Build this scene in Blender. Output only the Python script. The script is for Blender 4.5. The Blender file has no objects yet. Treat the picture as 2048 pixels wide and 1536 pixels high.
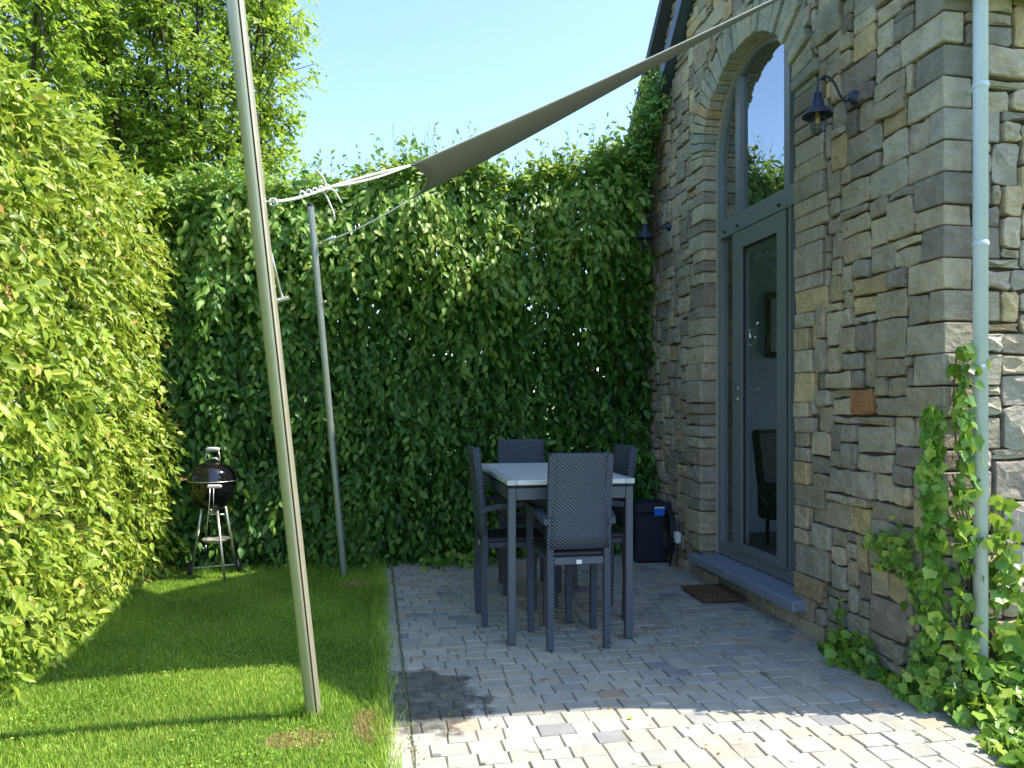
import bpy, math, random
import numpy as np
from mathutils import Vector, Matrix
random.seed(7); rng = np.random.default_rng(7)
S = bpy.context.scene; COL = S.collection
R = math.radians

# ------------------------------------------------------------------ camera, sky, sun, exposure
YAW = math.atan((1024-748)/1550)
cd = bpy.data.cameras.new('camera'); cam = bpy.data.objects.new('camera', cd); COL.objects.link(cam)
cam.location = (0, 0, 1.6); cam.rotation_euler = (R(90), 0, -YAW)
cd.sensor_width = 36; cd.lens = 36*1550/2048; cd.shift_y = -(812-768)/2048 * -1
cd.clip_start = .05; cd.clip_end = 900
S.camera = cam
SUN = Vector((.72, -.14, 1.0)).normalized()
w = bpy.data.worlds.new('World'); S.world = w; w.use_nodes = True
nt = w.node_tree; bg = nt.nodes['Background']
sky = nt.nodes.new('ShaderNodeTexSky'); sky.sky_type = 'NISHITA'; sky.sun_disc = False
sky.sun_elevation = math.asin(SUN.z); sky.sun_rotation = math.atan2(SUN.x, SUN.y)
sky.air_density = 1.0; sky.dust_density = .9; sky.ozone_density = 3.2
nt.links.new(sky.outputs[0], bg.inputs[0]); bg.inputs[1].default_value = .12
sl = bpy.data.lights.new('sun', 'SUN'); sl.energy = 2.8; sl.angle = R(.55); sl.color = (1, .93, .80)
so = bpy.data.objects.new('sun', sl); COL.objects.link(so); so.rotation_euler = SUN.to_track_quat('Z', 'Y').to_euler()
S.view_settings.view_transform = 'Standard'; S.view_settings.look = 'None'
S.view_settings.exposure = 1.9; S.view_settings.gamma = 1; S.view_settings.use_curve_mapping = False
S.cycles.max_bounces = 8; S.cycles.transparent_max_bounces = 16; S.cycles.transmission_bounces = 6
S.cycles.use_denoising = True

# ------------------------------------------------------------------ material helpers
class M:
    def __init__(s, name):
        s.m = bpy.data.materials.new(name); s.m.use_nodes = True; s.t = s.m.node_tree
        s.b = s.t.nodes['Principled BSDF']; s.out = s.t.nodes['Material Output']
    def n(s, typ, **kw):
        o = s.t.nodes.new(typ)
        for k, v in kw.items(): setattr(o, k, v)
        return o
    def l(s, a, b): s.t.links.new(a, b)
    def set(s, **kw):
        for k, v in kw.items():
            i = s.b.inputs[k.replace('_', ' ')]
            i.default_value = (*v, 1) if isinstance(v, tuple) and len(v) == 3 else v
        return s
    def noise(s, scale, detail=4, rough=.55, coord='Position', vec=None):
        n = s.n('ShaderNodeTexNoise'); n.inputs['Scale'].default_value = scale
        n.inputs['Detail'].default_value = detail; n.inputs['Roughness'].default_value = rough
        s.l(vec or s.pos(coord), n.inputs['Vector']); return n
    def pos(s, coord='Position'):
        if coord == 'Position': return s.n('ShaderNodeNewGeometry').outputs['Position']
        return s.n('ShaderNodeTexCoord').outputs[coord]
    def ramp(s, fac, stops):
        r = s.n('ShaderNodeValToRGB'); e = r.color_ramp.elements
        while len(e) < len(stops): e.new(.5)
        for i, (p, c) in enumerate(stops):
            e[i].position = p; e[i].color = (*c, 1) if not isinstance(c, (int, float)) else (c, c, c, 1)
        s.l(fac, r.inputs[0]); return r.outputs[0]
    def mix(s, a, b, fac, mode='MIX'):
        x = s.n('ShaderNodeMix', data_type='RGBA', blend_type=mode)
        for v, i in ((fac, 0), (a, 6), (b, 7)):
            if isinstance(v, (int, float)): x.inputs[i].default_value = v
            elif isinstance(v, tuple): x.inputs[i].default_value = (*v, 1)
            else: s.l(v, x.inputs[i])
        return x.outputs[2]
    def math(s, op, a, b=0.0, c=0.0):
        x = s.n('ShaderNodeMath', operation=op)
        for i, v in enumerate((a, b, c)):
            if isinstance(v, (int, float)): x.inputs[i].default_value = v
            else: s.l(v, x.inputs[i])
        return x.outputs[0]
    def bump(s, h, strength=.4, dist=.01):
        b = s.n('ShaderNodeBump'); b.inputs['Strength'].default_value = strength
        b.inputs['Distance'].default_value = dist; s.l(h, b.inputs['Height'])
        s.l(b.outputs[0], s.b.inputs['Normal']); return b

def simple(name, col, rough=.5, metal=0, spec=.5, var=.12, bump=0, scale=30):
    m = M(name); m.set(Roughness=rough, Metallic=metal); m.b.inputs['Specular IOR Level'].default_value = spec
    n = m.noise(scale, 5, coord='Object')
    c = m.mix(tuple(x*(1-var) for x in col), tuple(min(1, x*(1+var)) for x in col), n.outputs[0])
    m.l(c, m.b.inputs['Base Color'])
    r = m.math('MULTIPLY_ADD', n.outputs[0], .15, rough-.07); m.l(r, m.b.inputs['Roughness'])
    if bump: m.bump(n.outputs[0], bump, .004)
    return m.m

def stone_mat(name, strong=.7, moss=True):
    m = M(name); m.set(Roughness=.88)
    a = m.n('ShaderNodeAttribute', attribute_name='Col')
    n1 = m.noise(9, 6, .6); n2 = m.noise(60, 6, .7); n3 = m.noise(2.2, 3)
    c = m.mix(a.outputs[0], (1.9, 1.8, 1.5), .5, 'MULTIPLY')
    c = m.mix(c, m.ramp(n1.outputs[0], [(.3, .55), (.72, 1.3)]), .55, 'MULTIPLY')
    c = m.mix(c, m.ramp(n2.outputs[0], [(.25, .7), (.75, 1.25)]), .55, 'MULTIPLY')
    if moss:
        f = m.math('MULTIPLY', m.ramp(n3.outputs[0], [(.5, 0.), (.75, 1.)]), .28)
        c = m.mix(c, (.14, .135, .05), f)
    m.l(c, m.b.inputs['Base Color'])
    mp = m.n('ShaderNodeMapping'); mp.inputs['Scale'].default_value = (1, 1, 1.9)
    m.l(m.pos(), mp.inputs[0])
    v = m.n('ShaderNodeTexVoronoi', feature='F1'); v.inputs['Scale'].default_value = 17
    wob = m.noise(7, 4, .6)
    vv = m.n('ShaderNodeVectorMath', operation='MULTIPLY_ADD'); m.l(wob.outputs['Color'], vv.inputs[0])
    vv.inputs[1].default_value = (.12, .12, .12); m.l(mp.outputs[0], vv.inputs[2]); m.l(vv.outputs[0], v.inputs['Vector'])
    h = m.math('ADD', m.math('MULTIPLY', n1.outputs[0], .8), m.math('MULTIPLY', n2.outputs[0], .35))
    h = m.math('ADD', h, m.math('MULTIPLY', v.outputs[0], .35))
    m.bump(h, strong, .05)
    return m.m

def leaf_mat(name, dark, mid, light, trans=.4, yellow=(.30, .26, .03), tr_col=(.30, .42, .03), rough=.42):
    m = M(name); m.set(Roughness=rough); m.b.inputs['Specular IOR Level'].default_value = .4
    a = m.n('ShaderNodeAttribute', attribute_name='tint')
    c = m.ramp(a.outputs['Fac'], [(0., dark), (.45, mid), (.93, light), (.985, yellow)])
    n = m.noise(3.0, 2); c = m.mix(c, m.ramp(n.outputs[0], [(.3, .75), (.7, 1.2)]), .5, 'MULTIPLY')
    m.l(c, m.b.inputs['Base Color'])
    t = m.n('ShaderNodeBsdfTranslucent')
    m.l(m.mix(c, tr_col, .6), t.inputs['Color'])
    x = m.n('ShaderNodeMixShader'); x.inputs[0].default_value = trans
    m.l(m.b.outputs[0], x.inputs[1]); m.l(t.outputs[0], x.inputs[2]); m.l(x.outputs[0], m.out.inputs[0])
    return m.m

MT = {}
MT['stone'] = stone_mat('rubble_stone')
MT['mortar'] = simple('dark_mortar', (.085, .075, .05), .95, bump=.8, scale=25, var=.4)
def paver_mat():
    m = M('sandstone_paver'); m.set(Roughness=.85)
    a = m.n('ShaderNodeAttribute', attribute_name='Col')
    n1 = m.noise(5, 5); n2 = m.noise(70, 5, .7); n3 = m.noise(1.3, 3)
    c = m.mix(a.outputs[0], m.ramp(n1.outputs[0], [(.3, .8), (.7, 1.12)]), .8, 'MULTIPLY')
    c = m.mix(c, m.ramp(n2.outputs[0], [(.3, .78), (.7, 1.15)]), .6, 'MULTIPLY')
    c = m.mix(c, (.62, .66, .70), m.ramp(n3.outputs[0], [(.45, 0.), (.75, .35)]), 'MULTIPLY')
    # the damp soot-dark stain beside the lawn
    sp = m.n('ShaderNodeSeparateXYZ'); m.l(m.pos(), sp.inputs[0])
    wn = m.noise(4.5, 5, .65)
    dx = m.math('DIVIDE', m.math('SUBTRACT', sp.outputs[0], .22), .42)
    dy = m.math('DIVIDE', m.math('SUBTRACT', sp.outputs[1], 4.22), .50)
    d = m.math('ADD', m.math('MULTIPLY', dx, dx), m.math('MULTIPLY', dy, dy))
    d = m.math('ADD', d, m.math('MULTIPLY_ADD', wn.outputs[0], 3.0, -1.5))
    c = m.mix(c, (.05, .052, .046), m.math('MULTIPLY', m.ramp(d, [(.7, .95), (1.2, 0.)]), m.ramp(m.noise(11, 5, .7).outputs[0], [(.3, .6), (.6, 1.)])))
    # scattered drips
    dn = m.noise(9, 1); c = m.mix(c, (.06, .06, .06), m.ramp(dn.outputs[0], [(.72, 0.), (.76, .6)]))
    m.l(c, m.b.inputs['Base Color'])
    h = m.math('ADD', m.math('MULTIPLY', m.noise(14, 4).outputs[0], .6), m.math('MULTIPLY', n2.outputs[0], .4))
    m.bump(h, .55, .012); return m.m
MT['paver'] = paver_mat()
MT['joint'] = simple('sandy_joint', (.20, .175, .13), .95, bump=.8, scale=60, var=.4)
MT['leafL'] = leaf_mat('hedge_leaf_sunny', (.09, .17, .02), (.26, .37, .04), (.46, .53, .10), .38, yellow=(.44, .27, .08), tr_col=(.42, .52, .04))
MT['leafB'] = leaf_mat('hedge_leaf_deep', (.03, .085, .018), (.07, .20, .035), (.26, .43, .07), .36, rough=.45, yellow=(.34, .26, .08))
MT['leafT'] = leaf_mat('tree_leaf', (.09, .18, .018), (.25, .38, .04), (.42, .50, .08), .55, tr_col=(.42, .58, .05))
MT['ivy'] = leaf_mat('ivy_leaf', (.04, .13, .022), (.15, .31, .04), (.36, .50, .08), .32, yellow=(.36, .42, .10), rough=.33)
MT['bark'] = simple('grey_bark', (.07, .055, .04), .9, bump=.7, var=.4)
MT['redtwig'] = simple('red_brown_twig', (.20, .10, .05), .8, var=.3)
MT['twig'] = simple('twig', (.10, .075, .04), .85, var=.3)
def grass_mat():
    m = M('grass_blade'); m.set(Roughness=.5)
    a = m.n('ShaderNodeAttribute', attribute_name='tint'); n = m.noise(1.1, 4)
    c = m.ramp(a.outputs['Fac'], [(0., (.12, .23, .022)), (.5, (.25, .44, .045)), (.9, (.47, .61, .11)), (1., (.50, .38, .17))])
    c = m.mix(c, m.ramp(n.outputs[0], [(.3, (.72,.72,.7)), (.7, (1.3,1.2,1.0))]), .75, 'MULTIPLY')
    m.l(c, m.b.inputs['Base Color']); t = m.n('ShaderNodeBsdfTranslucent'); m.l(c, t.inputs[0])
    x = m.n('ShaderNodeMixShader'); x.inputs[0].default_value = .35
    m.l(m.b.outputs[0], x.inputs[1]); m.l(t.outputs[0], x.inputs[2]); m.l(x.outputs[0], m.out.inputs[0]); return m.m
MT['grass'] = grass_mat()
def lawn_mat():
    m = M('lawn_soil'); m.set(Roughness=.95); n = m.noise(18, 6, .7); n2 = m.noise(.6, 4)
    c = m.ramp(n.outputs[0], [(.3, (.035, .07, .012)), (.6, (.08, .17, .02)), (.8, (.13, .20, .035))])
    c = m.mix(c, m.ramp(n2.outputs[0], [(.35, .8), (.7, 1.2)]), .6, 'MULTIPLY')
    m.l(c, m.b.inputs['Base Color']); m.bump(n.outputs[0], .9, .03); return m.m
MT['lawn'] = lawn_mat()
MT['frame'] = simple('grey_aluminium', (.175, .19, .20), .45, .1, var=.05)
MT['gasket'] = simple('black_gasket', (.012, .012, .013), .6)
MT['slate'] = simple('zinc_blue_trim', (.07, .095, .13), .4, .5, var=.1)
MT['roof'] = simple('dark_slate_roof', (.05, .055, .065), .7, bump=.4)
MT['bluestone'] = simple('bluestone', (.20, .23, .29), .6, bump=.35, scale=40, var=.12)
def glass_mat(name, ior, tint=(.8, .86, .88)):
    m = M(name); t = m.n('ShaderNodeBsdfTransparent'); t.inputs[0].default_value = (*tint, 1)
    g = m.n('ShaderNodeBsdfGlossy'); g.inputs['Roughness'].default_value = 0.0; g.inputs[0].default_value = (.93, .97, 1, 1)
    fr = m.n('ShaderNodeFresnel'); fr.inputs[0].default_value = ior
    bf = m.n('ShaderNodeNewGeometry').outputs['Backfacing']   # the far side of the pane lets light straight out
    x = m.n('ShaderNodeMixShader'); m.l(m.math('MULTIPLY', fr.outputs[0], m.math('SUBTRACT', 1.0, bf)), x.inputs[0]); m.l(t.outputs[0], x.inputs[1]); m.l(g.outputs[0], x.inputs[2])
    m.l(x.outputs[0], m.out.inputs[0]); return m.m
MT['glass'] = glass_mat('coated_glass', 6.0, (.75, .8, .82))
MT['doorglass'] = glass_mat('door_glass', 2.2, (.92, .96, .98))
MT['lampglass'] = glass_mat('lamp_glass', 2.4, (.80, .84, .84))
MT['lampblue'] = simple('lamp_blue_black', (.028, .036, .065), .45, .3)
MT['bulb'] = simple('amber_filament_bulb', (.60, .40, .13), .25)
MT['pole'] = simple('champagne_aluminium', (.46, .43, .31), .38, .55, var=.08, scale=8)
MT['polefar'] = simple('galvanised_tube', (.36, .40, .36), .38, .6, var=.12, scale=8)
MT['zinc'] = simple('zinc_downpipe', (.56, .63, .68), .52, .08, var=.12, scale=5)
MT['steel'] = simple('stainless', (.62, .62, .60), .28, .9)
MT['rope'] = simple('white_rope', (.62, .61, .56), .8, bump=.6, scale=200)
def sail_mat():
    m = M('taupe_shade_cloth'); m.set(Roughness=.8)
    wv = m.noise(260, 2, coord='Object'); n = m.noise(3, 3, coord='Object')
    c = m.mix((.45, .43, .42), (.51, .49, .47), n.outputs[0]); m.l(c, m.b.inputs['Base Color'])
    m.bump(wv.outputs[0], .4, .002); t = m.n('ShaderNodeBsdfTranslucent'); t.inputs[0].default_value = (.30, .28, .23, 1)
    x = m.n('ShaderNodeMixShader'); x.inputs[0].default_value = .15
    m.l(m.b.outputs[0], x.inputs[1]); m.l(t.outputs[0], x.inputs[2]); m.l(x.outputs[0], m.out.inputs[0]); return m.m
MT['sail'] = sail_mat()
def weave_mat():
    m = M('anthracite_wicker'); m.set(Roughness=.45)
    sp = m.n('ShaderNodeSeparateXYZ'); m.l(m.pos('Object'), sp.inputs[0])
    k = 2*math.pi/.026
    sx = m.math('SINE', m.math('MULTIPLY', m.math('ADD', sp.outputs[0], sp.outputs[1]), k))
    sz = m.math('SINE', m.math('MULTIPLY', sp.outputs[2], k*1.15))
    h = m.math('MULTIPLY_ADD', m.math('MULTIPLY', sx, sz), .5, .5)
    c = m.ramp(h, [(.15, (.022, .027, .042)), (.6, (.06, .072, .105)), (1., (.12, .135, .175))])
    m.l(c, m.b.inputs['Base Color']); m.bump(h, .9, .006); return m.m
MT['wicker'] = weave_mat()
MT['dkmetal'] = simple('anthracite_powdercoat', (.075, .086, .112), .42, .1, var=.06)
MT['seat'] = simple('dark_seat', (.022, .025, .035), .6)
MT['tabletop'] = simple('pale_ceramic', (.64, .66, .65), .32, var=.08, scale=6)
MT['tableedge'] = simple('pale_ceramic_border', (.47, .52, .50), .35, var=.08, scale=9)
MT['binblue'] = simple('navy_plastic', (.012, .016, .035), .5, var=.1)
MT['bluetape'] = simple('bright_blue_label', (.01, .16, .75), .5)
MT['white'] = simple('white_plastic', (.75, .76, .76), .5, var=.05)
MT['print'] = simple('grey_print', (.12, .12, .13), .6)
MT['blackhose'] = simple('black_hose', (.012, .013, .016), .4)
MT['wood'] = simple('weathered_brown_slats', (.13, .065, .035), .8, bump=.7, scale=45, var=.5)
MT['enamel'] = simple('black_enamel', (.006, .006, .007), .07, spec=.8, var=.2)
MT['alu'] = simple('dull_aluminium', (.55, .54, .50), .35, .8)
MT['greyplastic'] = simple('pale_grey_handle', (.50, .49, .46), .5)
MT['rubber'] = simple('black_rubber', (.018, .018, .02), .7)
MT['plaster'] = simple('grey_interior_plaster', (.40, .44, .50), .9)
MT['darkfloor'] = simple('dark_interior_floor', (.05, .045, .04), .4)
MT['ink'] = simple('dark_picture_frame', (.01, .01, .012), .4)
MT['picture'] = simple('grey_print_paper', (.30, .32, .34), .7, var=.5, scale=6)
MT['cane'] = simple('dark_armchair', (.02, .018, .018), .7)

# ------------------------------------------------------------------ mesh helpers
class MB:
    def __init__(s): s.v = []; s.f = []; s.c = []
    def add(s, vs, fs, col=None):
        o = len(s.v); s.v += [tuple(v) for v in vs]; s.f += [tuple(i+o for i in f) for f in fs]
        s.c += [col or (.5, .5, .5)]*len(vs); return s
    def box(s, x0, x1, y0, y1, z0, z1, b=0, col=None):
        return s.hexa([(x0,y0,z0),(x1,y0,z0),(x0,y1,z0),(x1,y1,z0),(x0,y0,z1),(x1,y0,z1),(x0,y1,z1),(x1,y1,z1)], b, col)
    def hexa(s, P, b=0, col=None):
        P = [Vector(p) for p in P]
        if b <= 0:
            return s.add(P, [(0,2,3,1),(4,5,7,6),(0,1,5,4),(2,6,7,3),(0,4,6,2),(1,3,7,5)], col)
        lx = max(.001, (P[1]-P[0]).length); ly = max(.001, (P[2]-P[0]).length); lz = max(.001, (P[4]-P[0]).length)
        bb = (min(.45, b/lx), min(.45, b/ly), min(.45, b/lz))
        def tri(u, v, w_):
            a = P[0].lerp(P[1], u).lerp(P[2].lerp(P[3], u), v); c = P[4].lerp(P[5], u).lerp(P[6].lerp(P[7], u), v)
            return a.lerp(c, w_)
        vs = []; idx = {}
        for i in range(8):
            c = ((i & 1), (i >> 1) & 1, (i >> 2) & 1)
            for ax in range(3):
                q = [c[k] if k == ax else (bb[k] if c[k] == 0 else 1-bb[k]) for k in range(3)]
                idx[i, ax] = len(vs); vs.append(tri(*q))
        fs = []
        for ax in range(3):
            o1, o2 = [k for k in range(3) if k != ax]
            for side in (0, 1):
                cs = [(0,0),(1,0),(1,1),(0,1)]
                q = []
                for a_, b_ in cs:
                    c = [0,0,0]; c[ax] = side; c[o1] = a_; c[o2] = b_; q.append(idx[c[0]+2*c[1]+4*c[2], ax])
                fs.append(q)
            for a_ in (0, 1):
                for b_ in (0, 1):
                    c0 = [0,0,0]; c0[o1] = a_; c0[o2] = b_; c1 = list(c0); c1[ax] = 1
                    i0 = c0[0]+2*c0[1]+4*c0[2]; i1 = c1[0]+2*c1[1]+4*c1[2]
                    fs.append((idx[i0, o1], idx[i1, o1], idx[i1, o2], idx[i0, o2]))
        for i in range(8): fs.append((idx[i, 0], idx[i, 1], idx[i, 2]))
        ctr = sum(P, Vector())/8; out = []
        for f in fs:
            n = (vs[f[1]]-vs[f[0]]).cross(vs[f[2]]-vs[f[0]]); m = sum((vs[k] for k in f), Vector())/len(f)
            out.append(tuple(f) if n.dot(m-ctr) >= 0 else tuple(reversed(f)))
        return s.add(vs, out, col)
    def tube(s, pts, r, n=10, cap=True, sec=None, col=None):
        pts = [Vector(p) for p in pts]; rs = r if isinstance(r, (list, tuple)) else [r]*len(pts)
        t0 = (pts[1]-pts[0]).normalized(); up = Vector((0,0,1)) if abs(t0.z) < .9 else Vector((0,1,0))
        a = t0.cross(up).normalized(); vs = []; fs = []
        sec = sec or [(math.cos(2*math.pi*k/n), math.sin(2*math.pi*k/n)) for k in range(n)]; n = len(sec)
        for i, p in enumerate(pts):
            t = (pts[min(i+1, len(pts)-1)]-pts[max(i-1, 0)]).normalized()
            a = (a - t*a.dot(t)).normalized(); b = t.cross(a)
            vs += [p + (a*u+b*v)*rs[i] for u, v in sec]
        for i in range(len(pts)-1):
            for k in range(n):
                fs.append((i*n+k, i*n+(k+1) % n, (i+1)*n+(k+1) % n, (i+1)*n+k))
        if cap: fs.append(tuple(reversed(range(n)))); fs.append(tuple(range((len(pts)-1)*n, len(pts)*n)))
        return s.add(vs, fs, col)
    def lathe(s, prof, c=(0,0,0), n=24, axis='z'):
        vs = []; fs = []
        for r_, z in prof:
            for k in range(n):
                a = 2*math.pi*k/n; p = (r_*math.cos(a), r_*math.sin(a), z)
                if axis == 'x': p = (p[2], p[0], p[1])
                if axis == 'y': p = (p[0], p[2], p[1])
                vs.append((p[0]+c[0], p[1]+c[1], p[2]+c[2]))
        for i in range(len(prof)-1):
            for k in range(n): fs.append((i*n+k, i*n+(k+1) % n, (i+1)*n+(k+1) % n, (i+1)*n+k))
        return s.add(vs, fs)
    def build(s, name, mat, parent=None, smooth=False, origin=None):
        me = bpy.data.meshes.new(name)
        v = s.v
        if origin: v = [(x-origin[0], y-origin[1], z-origin[2]) for x, y, z in v]
        me.from_pydata(v, [], s.f)
        a = me.color_attributes.new('Col', 'FLOAT_COLOR', 'POINT')
        a.data.foreach_set('color', np.array([(*c, 1) for c in s.c], dtype=np.float32).ravel())
        if isinstance(mat, str): mat = MT[mat]
        me.materials.append(mat)
        if smooth: me.shade_smooth()
        o = bpy.data.objects.new(name, me); COL.objects.link(o)
        if parent: o.parent = parent
        if origin: o.location = origin
        return o
def tag(o, label=None, cat=None, group=None, kind=None):
    for k, v in (('label', label), ('category', cat), ('group', group), ('kind', kind)):
        if v: o[k] = v
    return o
def empty(name, label, cat, loc=(0,0,0), rz=0, group=None):
    o = bpy.data.objects.new(name, None); COL.objects.link(o); o.location = loc; o.rotation_euler = (0,0,rz)
    o.empty_display_size = .1
    return tag(o, label, cat, group)
def copy_tree(o, parent=None):
    c = o.copy(); COL.objects.link(c); c.parent = parent
    for ch in list(o.children): copy_tree(ch, c)
    return c
def np_mesh(name, V, F, mat, tint=None, parent=None):
    """V (n,3); F (m,3) triangles"""
    me = bpy.data.meshes.new(name)
    me.vertices.add(len(V)); me.vertices.foreach_set('co', V.astype(np.float32).ravel())
    me.loops.add(F.size); me.loops.foreach_set('vertex_index', F.astype(np.int32).ravel())
    me.polygons.add(len(F)); me.polygons.foreach_set('loop_start', np.arange(0, F.size, 3, dtype=np.int32))
    me.update(calc_edges=True)
    if tint is not None:
        a = me.attributes.new('tint', 'FLOAT', 'POINT'); a.data.foreach_set('value', tint.astype(np.float32))
    me.materials.append(MT[mat] if isinstance(mat, str) else mat)
    o = bpy.data.objects.new(name, me); COL.objects.link(o)
    if parent: o.parent = parent
    return o

# ------------------------------------------------------------------ leaves
LEAF_V = np.array([(0,0,0),(.28,.42,.07),(.28,-.42,.07),(.33,0,0),(.68,.36,.05),(.68,-.36,.05),(.70,0,-.03),(1,0,-.14)])
LEAF_F = np.array([(0,3,1),(0,2,3),(3,6,4),(3,4,1),(3,2,5),(3,5,6),(6,7,4),(6,5,7)])
_iv = [(0,0)]+[(r_*math.cos(a_), r_*math.sin(a_)) for r_, a_ in
      [(.30,2.6),(.46,2.05),(.42,1.5),(.56,1.05),(.50,.6),(.80,0),(.50,-.6),(.56,-1.05),(.42,-1.5),(.46,-2.05),(.30,-2.6)]]
IVY_V = np.array([(x+.2, y*1.1, (.05 if i else 0)+.12*abs(y)-.1*max(0, x)) for i, (x, y) in enumerate(_iv)])
IVY_F = np.array([(0, i, i+1 if i < 11 else 1) for i in range(11, 0, -1)])
def norm(a): return a/np.maximum(1e-9, np.linalg.norm(a, axis=1, keepdims=True))
def leaves(name, P, T, N, L, W, tint, mat, parent=None, tv=LEAF_V, tf=LEAF_F, singles=0):
    """P base points, T tip directions, N face normals, L lengths, W widths. The `singles` nearest
    leaves become objects of their own (shared mesh data), the rest one mesh."""
    T = norm(T); N = norm(N - T*(N*T).sum(1, keepdims=True)); B = np.cross(N, T)
    n = len(P); pick = np.array([], int)
    if singles:
        d = np.linalg.norm(P-np.array([0,0,1.6]), axis=1)
        x = P[:,0]*math.cos(YAW)-P[:,1]*math.sin(YAW); z = P[:,0]*math.sin(YAW)+P[:,1]*math.cos(YAW)
        vis = (z > .3) & (np.abs(x/z) < .64) & ((P[:,2]-1.6)/z < .52) & ((P[:,2]-1.6)/z > -.46)
        front = N[:,0]*(0-P[:,0]) + N[:,1]*(0-P[:,1]) + N[:,2]*(1.6-P[:,2])
        score = np.where(vis, np.abs(front)/d*L/d, 0) * (1 + 3*(EXPO if EXPO is not None and len(EXPO) == n else np.zeros(n)))
        pick = np.argsort(-score)[:singles]
    keep = np.ones(n, bool); keep[pick] = False
    def verts(ix):
        V = (P[ix][:,None,:] + T[ix][:,None,:]*(tv[None,:,0:1]*L[ix][:,None,None]) + B[ix][:,None,:]*(tv[None,:,1:2]*W[ix][:,None,None])
             + N[ix][:,None,:]*(tv[None,:,2:3]*L[ix][:,None,None]))
        return V
    ix = np.where(keep)[0]; V = verts(ix)
    F = tf[None] + (np.arange(len(ix))*len(tv))[:,None,None]
    o = np_mesh(name, V.reshape(-1,3), F.reshape(-1,3), mat, np.repeat(tint[ix], len(tv)), parent)
    protos = []
    for q in range(6):
        if not singles: break
        me = bpy.data.meshes.new('leaf'); vv = tv.copy(); vv[:,2] *= .6+.2*q
        me.from_pydata(vv.tolist(), [], tf.tolist()); me.materials.append(MT[mat])
        a = me.attributes.new('tint', 'FLOAT', 'POINT'); a.data.foreach_set('value', np.full(len(tv), .2+.13*q, dtype=np.float32)); protos.append(me)
    for i in pick:
        me = protos[int(min(5, max(0, round((tint[i]-.2)/.13))))]
        lo = bpy.data.objects.new('leaf', me); COL.objects.link(lo); lo.parent = parent
        m = Matrix(((T[i][0]*L[i], B[i][0]*W[i], N[i][0]*L[i], P[i][0]), (T[i][1]*L[i], B[i][1]*W[i], N[i][1]*L[i], P[i][1]),
                    (T[i][2]*L[i], B[i][2]*W[i], N[i][2]*L[i], P[i][2]), (0,0,0,1)))
        lo.matrix_world = m if parent is None else m
    return o
EXPO = None
def shoots(base, d, length, per, L0, side=.6, droop=.5, outn=None, nspread=.5, wr=.55, var=.25):
    """base (n,3) shoot roots, d (n,3) directions; returns leaf arrays with leaves set alternately along drooping shoots"""
    n = len(base); d = norm(d); k = np.arange(per); s = (k+.5)/per
    ln = length*rng.uniform(.6, 1.3, n)
    p = base[:,None,:] + d[:,None,:]*(s[None,:,None]*ln[:,None,None])
    p[:,:,2] -= droop*(s[None,:]**2)*ln[:,None]
    sd = np.cross(d, outn if outn is not None else np.tile([0,0,1.], (n,1))); sd = norm(sd + rng.normal(0,.15,(n,3)))
    alt = np.where(k % 2 == 0, 1., -1.)
    T = d[:,None,:]*.7 + sd[:,None,:]*alt[None,:,None]*side + rng.normal(0,.28,(n,per,3)); T[:,:,2] -= droop*.9
    N = (outn if outn is not None else np.tile([0,0,1.], (n,1)))[:,None,:] + rng.normal(0, nspread, (n,per,3))
    L = L0*rng.uniform(1-var, 1+var, (n,per)); 
    tn = np.clip(rng.normal(.45,.17,(n,1)) + rng.normal(0,.14,(n,per)) + .12*(s[None,:]-.5), 0, .97)
    m = n*per
    return p.reshape(m,3), T.reshape(m,3), N.reshape(m,3), L.ravel(), (L*wr*rng.uniform(.85,1.15,(n,per))).ravel(), tn.ravel()
def cat(*a): return [np.concatenate(x) for x in zip(*a)]
def lump(a, b, s=1.0):
    return (np.sin(a*2.1*s+1.3*np.sin(b*1.7*s))*.5+np.sin(b*3.3*s+a*1.1*s)*.3+np.sin(a*5.7*s-b*4.1*s)*.2)

# ------------------------------------------------------------------ ground
g = MB(); g.add([(-150,-150,-.02),(150,-150,-.02),(150,150,-.02),(-150,150,-.02)], [(0,1,2,3)])
tag(g.build('ground', 'lawn'), kind='structure')
# lawn patch with gentle relief
V = []; F = []; nx, ny = 30, 80
xs = np.linspace(-2.6, .07, nx); ys = np.linspace(.6, 8.7, ny)
def lawn_h(x, y): return .004 + .012*(math.sin(x*2.3+y)*.5+math.sin(y*1.9-x)*.5)
for j in range(ny):
    for i in range(nx): V.append((xs[i]+(.012*math.sin(ys[j]*5) if i == nx-1 else 0), ys[j], lawn_h(xs[i], ys[j])))
for j in range(ny-1):
    for i in range(nx-1): a = j*nx+i; F.append((a, a+1, a+1+nx, a+nx))
g = MB(); g.add(V, F); lawn = tag(g.build('lawn', 'lawn', smooth=True), kind='structure')

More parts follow.
